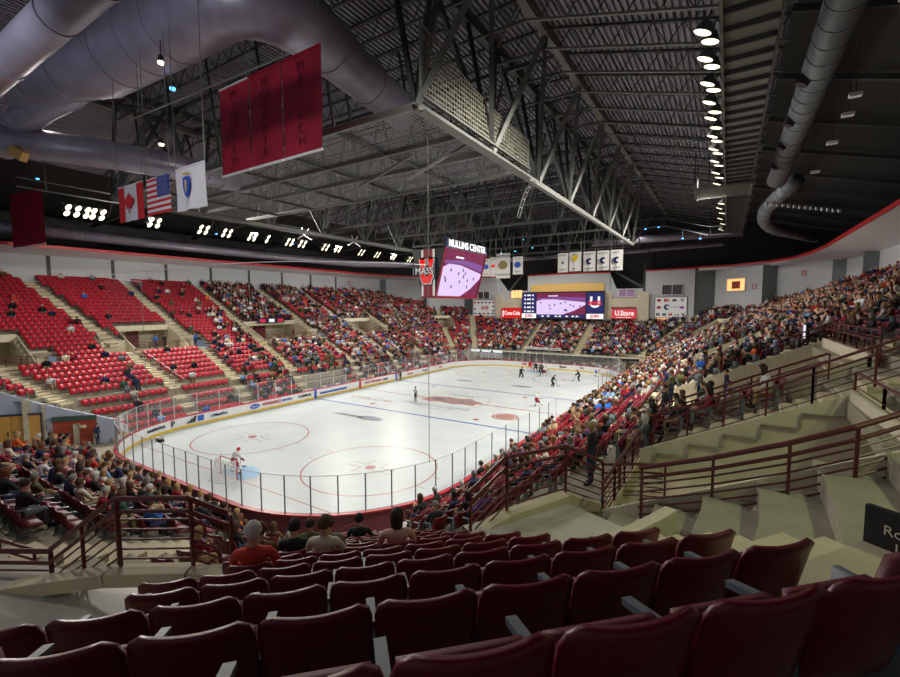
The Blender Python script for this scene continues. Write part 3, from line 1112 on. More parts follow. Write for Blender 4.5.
def at_len(s):
    s %= ds[-1]
    for k in range(len(ds) - 1):
        if ds[k + 1] >= s:
            t = (s - ds[k]) / (ds[k + 1] - ds[k] + 1e-9)
            return (pp[k][0] + (pp[k + 1][0] - pp[k][0]) * t, pp[k][1] + (pp[k + 1][1] - pp[k][1]) * t)


posts = []
s_ = 0.0
while s_ < ds[-1] - .5:
    p = at_len(s_)
    posts.append(p)
    s_ += 2.1 if abs(p[1]) < 21.5 and abs(p[0]) > 14.4 else 1.30
ZG = 2.95
pane_g = MB()
M_STAN = mat('stanchion', (.22, .23, .25), .4, metal=.3)
M_STANW = mat('stanchion_pale', (.6, .6, .62), .4)
stuff_st = MB()
cnt = 0


def bench_gap(p):
    return p[0] > 14.3 and -6.5 < p[1] < 9.5


for k, p in enumerate(posts):
    q = posts[(k + 1) % len(posts)]
    if bench_gap(p) and bench_gap(q):
        continue
    pane_g.quad((*p, 1.07), (*q, 1.07), (*q, ZG), (*p, ZG), M_GLASS)
    m = M_STAN if (p[0] > 0 or p[1] < -26) and p[0] > -10 else M_STANW
    wdt = .05
    if cnt < 99:
        gg = MB(); gg.box((p[0], p[1], (1.05 + ZG) / 2), (wdt, wdt, ZG - 1.05), m); gg.build('stanchion', rb)
    cnt += 1
print('stanchions', cnt)
pane_g.build('glass', rb)
g = MB()
for k, p in enumerate(posts):
    q = posts[(k + 1) % len(posts)]
    if bench_gap(p) and bench_gap(q):
        continue
    g.bar((*p, ZG), (*q, ZG), .03, .025, M_STANW)
g.build('glass_top_edge', rb)
# marks on the boards
for y, m, w_ in ((-7.6, M_BLUE, .35), (0, M_REDT, .35), (7.6, M_BLUE, .35)):
    for sx in (-1, 1):
        g = MB(); g.box((sx * 14.47, y, .5), (.03, w_, 1.0), m); g.build('line_marker', rb)


def board_ad(y, s, m, size=.55, x=-14.44):
    text('board_advert', s, rb, (x, y, .6), size, m, xdir=(0, 1, 0), depth=.004, bold=.01)


board_ad(-19.4, 'UMassFive', M_NAVY, .38)
g = MB(); g.box((-14.44, -21.2, .62), (.03, .55, .5), M_BLUE); g.build('board_advert', rb)
g = MB()
for k in range(20):
    pass
g.poly([(-14.43, -15.6 + .55 * math.cos(2 * PI * k / 20), .6 + .26 * math.sin(2 * PI * k / 20)) for k in range(20)], M_BLUE); g.build('board_advert', rb)
text('board_advert', 'Ford', rb, (-14.42, -15.6, .6), .36, M_WHITE, xdir=(0, 1, 0), depth=.004)
board_ad(-13.6, 'WINNING', M_REDT, .5)
board_ad(-11.6, 'SERVPRO', M_BLUE, .34)
board_ad(-9.2, 'CUMMINS', M_BLACK, .42)
g = MB(); g.box((-14.44, -4.7, .5), (.03, 4.4, .22), M_BLUE); g.build('board_advert', rb)
board_ad(2.6, 'ACE Hardware', M_REDT, .55)
board_ad(5.2, 'pepsi', M_NAVY, .5)
board_ad(11, 'Hangar', M_REDT, .5)
board_ad(15, 'People', M_NAVY, .5)
board_ad(19.5, 'Cafe', M_REDT, .5)


def corner_ad(ang, s, m, size=.5):
    a = math.radians(ang)
    R_ = 8.42
    P = (-6 + R_ * math.cos(a), -22 + R_ * math.sin(a), .6)
    text('board_advert', s, rb, P, size, m, xdir=(math.sin(a) * -1 * -1, -math.cos(a), 0) if False else (-math.sin(a) * -1, math.cos(a) * -1, 0), depth=.004, bold=.015)


corner_ad(203, 'MASSMUTUAL', M_NAVY, .3)
corner_ad(192, 'P', M_BLACK, .7)
g = MB()
for k in range(3):
    a = math.radians(183.5 - k * 1.9)
    x0, y0 = -6 + 8.42 * math.cos(a), -22 + 8.42 * math.sin(a)
    g.prism([(x0, y0, .35), (x0, y0 + .2, .35), (x0, y0 + .36 + .0, .5 + .2 * k), (x0, y0 + .16, .5 + .2 * k)], (.02, 0, 0), M_BLACK)
g.build('board_advert', rb)
for x, s__, m in ((-9, 'AMHERST', M_NAVY), (-3.6, 'USM', M_REDT), (3.5, 'Bauer', M_BLACK), (7.5, 'WARRIOR', M_BLACK)):
    text('board_advert', s__, rb, (x, 30.42, .6), .5, m, xdir=(1, 0, 0), depth=.004, bold=.015)
g = MB(); g.box((-2.4, 30.43, .6), (.8, .03, .7), M_REDT); g.build('board_advert', rb)

# goals
for s in (-1, 1):
    o = thing('ice_hockey_goal', 'red framed goal with white net at the %s end of the ice' % ('near' if s < 0 else 'far'), 'goal', (0, s * 27.15, 0))
    y0 = s * 27.15
    g = MB()
    g.tube([(-.915, y0, 0), (-.915, y0, 1.22), (.915, y0, 1.22), (.915, y0, 0)], .04, M_REDT, 8)
    g.build('post_frame', o)
    g = MB()
    back = [(-.915, y0, .02), (-.95, y0 + s * .6, .02), (-.5, y0 + s * 1.05, .02), (.5, y0 + s * 1.05, .02), (.95, y0 + s * .6, .02), (.915, y0, .02)]
    g.tube(back, .03, M_WHITE, 6)
    g.tube([(-.915, y0, 1.22), (-.6, y0 + s * .45, 1.2), (.6, y0 + s * .45, 1.2), (.915, y0, 1.22)], .025, M_WHITE, 6)
    g.build('base_frame', o)
    g = MB()
    topb = [(-.915, y0, 1.2), (-.9, y0 + s * .3, 1.2), (-.45, y0 + s * .45, 1.2), (.45, y0 + s * .45, 1.2), (.9, y0 + s * .3, 1.2), (.915, y0, 1.2)]
    for k in range(5):
        for j in range(10):
            t0 = j / 9
            a = Vector(back[k]).lerp(Vector(back[k + 1]), t0)
            b = Vector(topb[k]).lerp(Vector(topb[k + 1]), t0)
            g.bar(a, b, .014, .014, M_WHITE)
        for j in range(10):
            t0 = j / 9
            a = Vector(back[k]).lerp(Vector(topb[k]), t0)
            b = Vector(back[k + 1]).lerp(Vector(topb[k + 1]), t0)
            g.bar(a, b, .014, .014, M_WHITE)
    nt = g.build('net', o)

# ------------------------------------------------------------------ roof
XR, ZC, ZE = 17.0, 28.0, 21.6


def zroof(x):
    ax = abs(x)
    return ZC if ax < XR else ZC - (ax - XR) * (ZC - ZE) / (41 - XR)


def deck(x0, x1, m, name):
    g = MB()
    n = int(abs(x1 - x0) / 0.17) // 2 * 2
    for k in range(n):
        a, b = x0 + (x1 - x0) * k / n, x0 + (x1 - x0) * (k + 1) / n
        up = .15 if k % 2 else 0
        za, zb = zroof(a) + up, zroof(b) + up
        g.quad((a, -50, za), (a, 48, za), (b, 48, zb), (b, -50, zb), m)
        g.quad((b, -50, zroof(b)), (b, 48, zroof(b)), (b, 48, zroof(b) + .15), (b, -50, zroof(b) + .15), m)
    return struct(name, g)


deck(-17, 17, M_DECK, 'ceiling_deck')
deck(17, 29, M_DECK, 'ceiling_deck_right')
deck(-17, -29, M_DECK, 'ceiling_deck_left')
g = MB()
for s in (-1, 1):
    g.quad((s * 29, -50, zroof(29)), (s * 29, 48, zroof(29)), (s * 41, 48, ZE), (s * 41, -50, ZE), M_DARK)
struct('ceiling_eaves', g)

# open web joists across the roof
NJ = 0
for y in np.arange(-38.4, 46, 3.2):
    for (x0, x1, nm) in ((-17, 17, 'centre'), (17, 29, 'right'), (-17, -29, 'left')):
        if nm == 'left' and y < -25:
            continue
        if nm == 'centre' and (y < -35):
            continue
        o = thing('roof_joist', '%s open web steel joist from the near end, %s bay of the roof' % (ordn(int(round((y + 38.4) / 3.2))), nm), 'joist', ((x0 + x1) / 2, float(y), zroof(x0)), group='roof joists')
        d = 1.25
        z0, z1 = zroof(x0), zroof(x1)
        g = MB(); g.bar((x0, y, z0 - .08), (x1, y, z1 - .08), .2, .12, M_STEEL); g.build('top_chord', o)
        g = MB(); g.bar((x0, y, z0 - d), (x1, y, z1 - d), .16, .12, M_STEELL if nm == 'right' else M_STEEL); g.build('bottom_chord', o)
        g = MB()
        n = max(4, int(abs(x1 - x0) / 1.5))
        for k in range(n):
            t0, t1, tm = k / n, (k + 1) / n, (k + .5) / n
            f = lambda t: x0 + (x1 - x0) * t
            h = lambda t: z0 + (z1 - z0) * t
            g.bar((f(t0), y, h(t0) - .1), (f(tm), y, h(tm) - d), .05, .05, M_STEEL)
            g.bar((f(tm), y, h(tm) - d), (f(t1), y, h(t1) - .1), .05, .05, M_STEEL)
        g.build('web', o)

# two long triangular trusses over the ice
for sx in (1, -1):
    o = thing('roof_truss', 'long triangular steel truss running down the %s side of the roof' % ('near right' if sx > 0 else 'far left'), 'truss', (sx * 15.2, 0, 19.7))
    xb, zb, xa, xc, zt = 15.2, 19.7, 17.0, 13.6, 27.6
    g = MB()
    g.bar((sx * xb, -27, zb), (sx * xb, 24, zb), .34, .34, M_STEELL)
    g.bar((sx * xb, 24, zb), (sx * xb, 44, zt), .34, .34, M_STEELL)
    g.bar((sx * xb, -27, zb), (sx * 13.3, -22.3, zt), .3, .3, M_STEELL)
    g.build('bottom_chord', o)
    for x in (xa, xc):
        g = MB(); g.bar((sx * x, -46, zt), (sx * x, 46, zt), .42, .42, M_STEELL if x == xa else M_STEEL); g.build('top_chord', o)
    for k in range(7):
        y = -27 + 7.28 * k
        for x in (xa, xc):
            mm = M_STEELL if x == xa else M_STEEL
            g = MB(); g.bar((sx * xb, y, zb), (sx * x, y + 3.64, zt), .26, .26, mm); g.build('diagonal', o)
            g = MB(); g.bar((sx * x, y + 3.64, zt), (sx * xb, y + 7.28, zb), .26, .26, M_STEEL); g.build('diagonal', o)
        g = MB(); g.bar((sx * xa, y, zt), (sx * xc, y + 3.64, zt), .14, .14, M_STEEL); g.build('lacing', o)
        g = MB(); g.bar((sx * xb, y, zb), (sx * xc, y, zt), .2, .2, M_DARK); g.build('upright', o)
# cross trusses between them
for j, y in enumerate((-14, -5, 4, 13, 22, 31, 40)):
    o = thing('cross_truss', '%s steel cross truss from the near end, spanning between the long trusses' % ordn(j), 'truss', (0, y, 20), group='cross trusses')
    zb, zt = 20.3 if y > -30 else 23, 27.3
    for z in (zb, zt):
        g = MB(); g.bar((-15.2, y, z), (15.2, y, z), .25, .25, M_STEEL); g.build('chord', o)
    g = MB()
    n = 8
    for k in range(n):
        a, b = -15.2 + 30.4 * k / n, -15.2 + 30.4 * (k + 1) / n
        m_ = (a + b) / 2
        g.bar((a, y, zb), (m_, y, zt), .15, .15, M_STEEL)
        g.bar((m_, y, zt), (b, y, zb), .15, .15, M_STEEL)
    g.build('web', o)
# left side trusses toward the left wall
for j, y in enumerate((-20, -8, 4, 16, 28)):
    o = thing('side_truss', '%s dark steel side truss from the near end, reaching to the left eaves' % ordn(j), 'truss', (-27, y, 20), group='left side trusses')
    g = MB(); g.bar((-15.2, y, 22.4), (-40, y, 20.9), .25, .25, M_STEEL); g.build('chord', o)
    g = MB()
    for k in range(6):
        a, b = -15.2 - 4.1 * k, -15.2 - 4.1 * (k + 1)
        g.bar((a, y, 22.4 - .06 * (abs(a) - 15.2)), ((a + b) / 2, y, zroof((a + b) / 2) - .3), .14, .14, M_STEEL)
        g.bar(((a + b) / 2, y, zroof((a + b) / 2) - .3), (b, y, 22.4 - .06 * (abs(b) - 15.2)), .14, .14, M_STEEL)
    g.build('web', o)

# wire mesh service grid over the near goal
M_GRID = grid_mat('grid_wire', (.25, .26, .27), 4.0, .26)
M_FENCE = grid_mat('fence_wire', (.33, .33, .25), 4.2, .2)
o = thing('service_grid', 'large grey wire mesh service grid hanging under the roof over the near goal', 'grid', (0, -20, 19.9))
for k, (y0, y1) in enumerate(((-26.6, -22.9), (-22.7, -19.9), (-19.7, -15.6))):
    g = MB(); g.quad((-15, y0, 19.95), (15, y0, 19.95), (15, y1, 19.95), (-15, y1, 19.95), M_GRID)
    g.build('mesh_floor', o, uv=lambda c: (c.x, c.y))
for y in (-26.8, -22.8, -19.8, -15.4):
    g = MB(); g.bar((-15, y, 19.85), (15.2, y, 19.85), .16, .3, M_STEELL); g.build('edge_beam', o)
for x in (-10, -5, 0, 5, 10):
    g = MB(); g.bar((x, -26.8, 19.8), (x, -15.4, 19.8), .1, .16, M_STEEL); g.build('cross_beam', o)
    g = MB(); g.bar((x, -26.8, 19.9), (x - 1.5, -26.8, 27.4), .12, .12, M_STEEL); g.build('hanger', o); g = MB(); g.bar((x, -19.8, 19.9), (x - 1.5, -19.8, 27.4), .12, .12, M_STEEL); g.build('hanger', o)
for x in (11.6, 7.6):
    g = MB(); g.bar((x + 3.4, -21.5, 20), (x, -22.8, 18.2), .12, .12, M_STEELL); g.build('strut', o)
o = thing('mesh_fence', 'tall sagging wire mesh guard fence along the near end of the right truss', 'fence', (15.3, -20, 20))
g = MB()
ftop = []
for k in range(13):
    y = -26.8 + 12.2 * k / 12
    ftop.append((15.35, y, 20.0 + 3.3 - .45 * math.sin(PI * k / 12) - 1.2 * (k / 12)))
for k in range(12):
    a, b = ftop[k], ftop[k + 1]
    g.quad((15.35, a[1], 20.05), (15.35, b[1], 20.05), b, a, M_FENCE)
g.build('mesh', o, uv=lambda c: (c.y, c.z))
g = MB(); g.tube(ftop, .03, M_STEELL, 6); g.build('top_cable', o)
g = MB(); g.bar((15.35, -14.6, 20), ftop[-1], .08, .08, M_STEELL); g.bar((15.35, -26.8, 20), ftop[0], .12, .12, M_STEELL); g.build('post', o)
g = MB(); g.bar((15.5, -26.8, 20.15), (15.5, -14.6, 20.15), .1, .1, M_STEELL); g.bar((15.5, -26.8, 19.55), (15.5, -14.6, 19.55), .3, .08, M_STEELL); g.build('walkway_edge', o)
o = thing('cable_ladder', 'short drooping cable tray hanging at the end of the mesh fence', 'cable tray', (15.6, -13.5, 19.5))
g = MB()
lp = [(15.4 - .25 * k, -13.6 + .12 * k, 19.6 - .0 * k - .06 * k * k) for k in range(7)]
for k in range(6):
    for s_ in (-.22, .22):
        g.bar((lp[k][0], lp[k][1] + s_, lp[k][2]), (lp[k + 1][0], lp[k + 1][1] + s_, lp[k + 1][2]), .04, .04, M_STEELL)
    g.bar((lp[k][0], lp[k][1] - .22, lp[k][2]), (lp[k][0], lp[k][1] + .22, lp[k][2]), .06, .05, M_STEELL)
g.build('tray', o)

# right lighting catwalk with its ribbed baffle
o = thing('lighting_catwalk', 'ribbed grey lighting catwalk running along the right side of the roof', 'catwalk', (27.2, 0, 21.6))
g = MB(); g.box((27.35, 1.5, 21.75), (1.9, 66, .06), mat('baffle_grey', (.20, .21, .20), .6)); g.build('baffle', o)
for k, y in enumerate(np.arange(-31, 34, 1.25)):
    g = MB(); g.box((27.35, y, 21.62), (1.9, .12, .22), mat('baffle_rib', (.10, .105, .10), .6)); g.build('rib', o)
for x in (26.42, 28.3):
    g = MB(); g.box((x, 1.5, 21.6), (.1, 66, .3), M_STEELL if x < 27 else M_STEEL); g.build('edge_beam', o)
g = MB()
for k in range(11):
    g.box((26.2, 2.3 + k * .42, 21.3), (4.2, .14, .18), M_STEELL)
g.box((24.1, 4.4, 21.4), (.15, 4.6, .5), M_STEELL)
g.box((28.3, 4.4, 21.3), (.15, 4.6, .3), M_STEELL)
g.build('slatted_landing', o)
g = MB()
for x, y in ((24.1, 2.2), (25.2, 2.2), (24.1, 6.6)):
    g.bar((x, y, 21.4), (x, y, 24.5), .1, .1, M_STEEL)
g.bar((24.1, 2.2, 22.4), (25.4, 2.2, 22.4), .08, .08, M_STEELL)
g.build('hanger', o)


def make_flood():
    t = thing('floodlight', '', 'floodlight')
    g = MB(); g.tube([(0, 0, .2), (0, 0, -.02), (0, 0, -.16)], [.16, .27, .33], M_STEEL, 12); hs = g.build('housing', t)
    g = MB(); g.tube([(0, 0, -.165), (0, 0, -.185)], [.31, .28], M_LAMP, 12); g.build('lens', hs)
    g = MB(); g.bar((0, 0, .16), (0, 0, .55), .05, .05, M_STEEL); g.build('bracket', t)
    return t


def dup(root, loc, rz=0.0, label=None, group=None, rot=None):
    r = root.copy()
    COL.objects.link(r)
    r.location = loc
    r.rotation_euler = rot if rot else (0, 0, rz)
    if label:
        r['label'] = label
    if group:
        r['group'] = group
    for ch in list(root.children):
        c = ch.copy()
        COL.objects.link(c)
        c.parent = r
        for q in ch.children:
            d = q.copy()
            COL.objects.link(d)
            d.parent = c
    return r


fl0 = make_flood()
used = [False]


def place(proto, flag, loc, rot, label, group):
    if not flag[0]:
        flag[0] = True
        proto.location = loc
        proto.rotation_euler = rot
        proto['label'] = label
        proto['group'] = group
        return proto
    return dup(proto, loc, label=label, group=group, rot=rot)


ys = [-23.5, -22.7, -21.4, -20.6, -19.0, -18.2, -16.8, -15.4, -14.6, -13.0, -11.6, -10.6, -9.0, -8.0, -6.2, -5.0, -3.0, -1.4, 0.6, 9.2, 11.5, 14.5, 18, 22, 27]
for k, y in enumerate(ys):
    place(fl0, used, (26.0 + (.1 if k % 2 else -.1), y, 21.3), (math.radians(6), math.radians(22 - 8 * (k % 2)), 0),
          '%s bright floodlight from the near end of the right roof catwalk' % ordn(k), 'right catwalk floodlights')
cl = [(-26.6, 3), (-24.6, 2), (-19.5, 2), (-14.2, 2), (-11.3, 2), (-7.8, 2), (-5.2, 1), (-2.0, 2), (.2, 2), (4.6, 2), (7.2, 2), (12.5, 2), (16.5, 2), (21, 2), (26, 2)]
n_ = 0
for y, c in cl:
    for i in range(c):
        for j in range(2):
            place(fl0, used, (-26.0 - .5 * j, y + .75 * i, 20.5 - .5 * j), (math.radians(25), math.radians(-48), 0),
                  '%s bright floodlight from the near end along the left roof truss' % ordn(n_), 'left floodlight clusters')
            n_ += 1
o = thing('light_gantry', 'dark pipe gantry carrying the left floodlight clusters', 'gantry', (-26.2, 0, 21.5))
for z in (21.6, 22.4):
    g = MB(); g.bar((-26.2, -30, z), (-26.2, 30, z), .12, .12, M_STEEL); g.build('rail', o)
for y in range(-28, 31, 8):
    g = MB(); g.bar((-26.2, y, 21.6), (-26.2, y, 25), .1, .1, M_STEEL); g.build('hanger', o)
# tangled antenna-like arms by the left lights
for q, (x, y, z) in enumerate(((-24, 8.5, 21.4), (-24, -1.2, 21.2))):
    o = thing('rigging_hook', 'white curved rigging arms among the left floodlights, %s' % ('farther pair' if q == 0 else 'nearer pair'), 'rigging', (x, y, z))
    g = MB(); g.tube([(x, y, z + .9), (x + .2, y + .2, z - .2), (x + 1.3, y + .6, z - .9)], .07, M_WHITE, 6); g.build('arm', o)
    g = MB(); g.tube([(x + .9, y + .5, z + .7), (x + .4, y + .2, z - .1), (x - .5, y - .3, z - .7)], .07, M_WHITE, 6); g.build('arm', o)

# small coloured lights scattered in the roof
for k, (x, y, z, m, c) in enumerate([(-6.5, 33, 23.6, M_TEAL, 'teal'), (-5.2, 33, 23.1, M_TEAL, 'teal'), (-10.5, 34, 21.9, M_TEAL, 'teal'), (-8.2, 34, 22.0, M_TEAL, 'teal'), (-11.0, 36, 21.3, M_TEAL, 'teal'), (-8.0, 36, 21.5, M_TEAL, 'teal'),
                                    (-4.5, 36, 21.9, M_TEAL, 'teal'), (-1.8, 36, 22.2, M_ORG, 'orange'), (16.0, 30, 22.6, M_LAMPB, 'blue'), (17.8, 30, 22.7, M_LAMPB, 'blue'), (21.2, 28, 20.5, M_LAMPB, 'blue'), (23.4, 28, 20.3, M_LAMPB, 'blue'),
                                    (-30, -10, 20.5, M_LAMPB, 'blue'), (-30, 2, 20.6, M_LAMPB, 'blue'), (4.0, -31.5, 21.5, M_LAMPB, 'blue'), (-33, -27.5, 21.4, M_LAMPB, 'blue'), (-30, -27.5, 23.4, M_LAMPB, 'blue'),
                                    (1.6, -31.0, 19.5, M_LAMP, 'white'), (6.6, -33.2, 21.2, M_LAMP, 'white')]):
    o = thing('roof_spot', 'tiny %s stage light in the dark roof steel, %s of these from the far end' % (c, ordn(k)), 'light', (x, y, z))
    g = MB(); g.tube([(x, y, z + .3), (x, y, z + .05)], [.1, .14], M_BLACK, 8); g.bar((x, y, z + .3), (x, y, z + 1.1), .04, .04, M_STEEL); g.build('can', o)
    g = MB(); g.tube([(x, y, z + .05), (x, y, z - .04)], [.14, .12], m, 8); g.build('lens', o)

# ducts
def duct(label, pts, r, m, n=20, seams=1.6, holes=None):
    o = thing('air_duct', label, 'duct', pts[0])
    g = MB(); g.tube(pts, r, m, n); g.build('duct_tube', o, smooth=True)
    rs = r if isinstance(r, list) else [r] * len(pts)
    for i_, (a, b) in enumerate(zip(pts[:-1], pts[1:])):
        a, b = Vector(a), Vector(b)
        L = (b - a).length
        k = 1
        while k * seams < L:
            t_ = k * seams / L
            c = a.lerp(b, t_)
            d = (b - a).normalized() * .03
            g = MB()
            g.tube([c - d, c + d], rs[i_] * (1 - t_) + rs[i_ + 1] * t_ + .035, m, n)
            g.build('seam_ring', o)
            k += 1
    return o


def bend(a, c, b, n=7):
    a, b, c = Vector(a), Vector(b), Vector(c)
    return [tuple(a * (1 - t) ** 2 + c * 2 * t * (1 - t) + b * t * t) for t in [k / (n - 1) for k in range(n)]]


duct('huge grey spiral duct bending across the roof above the flags', [(9.5, -20.6, 23.0), (10.3, -26.0, 23.2)] + bend((10.8, -28.2, 23.2), (11.9, -32.6, 23.2), (8.0, -32.2, 23.3)) + [(4.0, -32.6, 23.2), (.4, -33.0, 23.0), (-4.2, -35.5, 22.6)], [1.0, 1.15] + [1.25 + .03 * k for k in range(7)] + [1.5, 1.5, 1.4], M_DUCT, 28, 1.9)
duct('grey duct nearest the camera, crossing the upper corner of the roof', [(2.0, -39.1, 17.4), (12, -38.95, 17.5), (21, -38.8, 17.6)], .42, M_DUCT, 24, 2.2)
duct('lower grey duct with an orange lit end plate left of the flags', [(-16, -37.5, 20), (-6.4, -35.3, 20)] + bend((-5.2, -33.2, 20), (-3.6, -30, 20), (-3.4, -27.5, 20)) + [(-5, -22, 20.6)], .8, M_DUCT, 20, 1.5)
duct('short branch duct dropping from the huge duct to the lower duct', [(-.5, -33.0, 22.8)] + bend((-2.5, -33.6, 22.0), (-4.5, -34.6, 21.4), (-6.5, -34.6, 20.8)) + [(-8.5, -34.8, 20.2)], .75, M_DUCT, 20, 1.3)
g = MB(); g.box((-5.3, -34.9, 19.2), (.9, .35, .5), M_ORGW, Euler((0, .5, .4)).to_matrix())
tag(g.build('duct_tag'), 'tan and white paper tag on the lower duct left of the flags', 'tag')
dr_ = duct('long grey green duct with oval outlets over the right stand', [(30.2, -33, 22.0), (30.2, -8, 22.0), (30.2, -1.5, 21.9)] + bend((30.2, -1.5, 21.9), (30.2, 1.5, 21.8), (30.0, 2.6, 21.2)), .68, M_DUCTR, 20, 1.4)
for y in (-24.5, -16.0, -10.5, -6.0, -1.0):
    g = MB(); g.tube([(29.7, y, 21.7), (29.52, y, 21.35)], [.3, .28], M_BLACK, 10); g.build('outlet', dr_)
duct('elbow duct hanging beyond the long right duct', [(31.5, 5, 21.6), (30.6, 9, 21.2)] + bend((30.0, 12, 20.9), (29.4, 18, 20.3), (31.5, 22, 19.9)) + [(36, 28, 19.4)], .62, M_DUCTR, 16, 1.4)
duct('level grey duct crossing below the far end roof steel', [(6, 38, 22.2), (28.5, 38, 22.2)], .62, M_DUCT, 16, 2.0)
duct('second level duct along the far end, lower than the first', [(-12, 41, 20.4), (26, 41, 20.9)], .35, M_DUCT, 14, 2.5)
duct('dark duct running under the left eaves', [(-36, -30, 19.2), (-36.5, 0, 19.2), (-34, 20, 19.2), (-26, 34, 19.6)], .6, M_DUCT, 14, 2.5)
for k, (y, z) in enumerate(((-21, 22.6), (-13.5, 22.2), (-12, 21.8), (-8, 21.6), (-25, 22.3), (-2, 21.4))):
    g = MB(); g.box((31.9, y, z - .9), (.5, .35, .16), M_WHITE); g.bar((31.9, y, z - .9), (31.9, y, 24), .04, .04, M_STEEL)
    tag(g.build('speaker_box'), 'small pale box fixture hanging beside the long right duct, %s' % ordn(k), 'fixture')
# dark purlins under the black eaves on the right
for k, y in enumerate(range(-24, 40, 7)):
    g = MB(); g.bar((29, y, zroof(29) - .4), (41, y, ZE - .4), .2, .3, M_STEEL)
    tag(g.build('eaves_beam'), '%s dark eaves beam from the near end, over the right stand' % ordn(k), 'beam', 'right eaves beams')
g = MB()
for k in range(14):
    g.bar((29.6 + .45 * k, 8.5 + .3 * k, 20.6 - .05 * k), (29.8 + .45 * k, 8.65 + .3 * k, 20.6 - .05 * k), .12, .3, M_WHITE)
g.bar((29.3, 8.3, 20.7), (36, 12.9, 20.0), .05, .05, M_STEEL)
tag(g.build('checked_cable'), 'black and white striped cable run beside the elbow duct', 'cable')
o = thing('end_catwalk', 'dark catwalk bridge with small blue lights at the far end of the roof', 'catwalk', (20, 30, 22))
g = MB(); g.bar((14, 31, 23.0), (18.5, 31, 23.0), 1.0, .15, M_STEEL); g.bar((18.5, 31, 23.0), (24.5, 29, 20.8), 1.0, .15, M_STEEL); g.bar((24.5, 29, 20.8), (27, 29, 20.8), 1.0, .15, M_STEEL); g.build('deck', o)
g = MB()
for a, b in (((14, 30.5, 24.0), (18.5, 30.5, 24.0)), ((18.5, 30.5, 24.0), (24.5, 28.5, 21.9)), ((24.5, 28.5, 21.9), (27, 28.5, 21.9))):
    g.bar(a, b, .06, .06, M_STEELL)
g.build('handrail', o)
g = MB()
for x in (15, 18.5, 24.5):
    g.bar((x, 30, 21 if x > 20 else 23), (x, 30, 26), .1, .1, M_STEEL)
g.build('hanger', o)

# ------------------------------------------------------------------ centre scoreboard
jb = thing('centre_scoreboard', 'four sided hanging scoreboard with a leaning video screen over centre ice', 'scoreboard', (0, 0, 12))
g = MB()
zt, zb = 17.1, 12.0
T_ = [(-2.15, -4.5), (2.15, -4.5), (2.15, 4.5), (-2.15, 4.5)]
B_ = [(-.85, -4.4), (.85, -4.4), (.85, 4.4), (-.85, 4.4)]
vs = [(x, y, zt) for x, y in T_] + [(x, y, zb) for x, y in B_]
g.add(vs, [(0, 1, 2, 3), (7, 6, 5, 4), (0, 4, 5, 1), (1, 5, 6, 2), (2, 6, 7, 3), (3, 7, 4, 0)], M_BLACK)
g.build('cabinet', jb)
nrm = Vector((5.1, 0, -1.3)).normalized()
picture(jb, Vector((.90, -4.2, 12.15)) + nrm * .0, (0, 8.4, 0), (1.25, 0, 4.85), nrm, 9)
g = MB()
for a, b in (((.86, -4.45, 12.0), (2.2, -4.45, 17.1)), ((.86, 4.45, 12.0), (2.2, 4.45, 17.1)), ((.9, -4.45, 12.05), (.9, 4.45, 12.05)), ((2.15, -4.45, 17.1), (2.15, 4.45, 17.1))):
    g.bar(a, b, .14, .14, M_MAR)
g.build('screen_frame', jb)
g = MB(); g.box((0, -4.45, 12.0), (1.9, .2, .12), M_MAR); g.box((0, 0, 11.97), (1.8, 9, .1), M_MAR); g.build('bottom_trim', jb)
g = MB()
for x0, x1, m in ((-.85, -.6, M_WHITE), (-.6, -.3, M_MAR), (-.32, .32, M_MAR), (.3, .6, M_MAR), (.6, .85, M_WHITE)):
    g.box(((x0 + x1) / 2, -4.54, 14.55), (x1 - x0, .06, 4.9), m)
g.build('striped_panel', jb)


def block_u(parent, nm, c, w, h, grow, m, y):
    """heavy block letter with slab serifs"""
    g = MB()
    cx_, cz_ = c
    st = w * .30
    G = grow
    for s_ in (-1, 1):
        xa, xb = sorted((s_ * w / 2, s_ * (w / 2 - st)))
        g.box((cx_ + (xa + xb) / 2, y, cz_ + h * .12), (st + 2 * G, .05, h * .76 + 2 * G), m)
        g.box((cx_ + (xa + xb) / 2, y, cz_ + h * .43), (st * 1.5 + 2 * G, .05, h * .14 + 2 * G), m)
    g.prism([(cx_ - w / 2 - G, y - .025, cz_ - h * .2), (cx_ - w / 2 + w * .16 - G * .6, y - .025, cz_ - h / 2 - G), (cx_ + w / 2 - w * .16 + G * .6, y - .025, cz_ - h / 2 - G), (cx_ + w / 2 + G, y - .025, cz_ - h * .2)], (0, .05, 0), m)
    g.build(nm, parent)


block_u(jb, 'emblem_letter', (-.1, 14.7), 1.5, 2.5, .22, M_NAVY, -4.60)
block_u(jb, 'emblem_letter', (-.1, 14.7), 1.5, 2.5, .12, M_WHITE, -4.66)
block_u(jb, 'emblem_letter', (-.1, 14.7), 1.5, 2.5, .0, M_CR, -4.72)
text('emblem_lettering', 'MASS', jb, (-.3, -4.80, 14.7), 1.0, M_NAVY, bold=.06)
text('emblem_lettering', 'MASS', jb, (-.3, -4.86, 14.7), 1.0, M_WHITE, bold=.015)
g = MB(); g.box((2.1, 0.1, 17.6), (.25, 9.0, 1.0), M_NAVY); g.build('name_panel', jb)
text('name_lettering', 'MULLINS CENTER', jb, (2.26, .1, 17.6), 1.05, M_SW, xdir=(0, 1, 0), depth=.02, bold=.02, sx=.98)
g = MB()
for x in (-1.2, 1.2):
    for y in (-3, 3):
        g.bar((x, y, 17.1), (x * .6, y, 27.5), .06, .06, M_STEEL)
g.build('cable', jb)

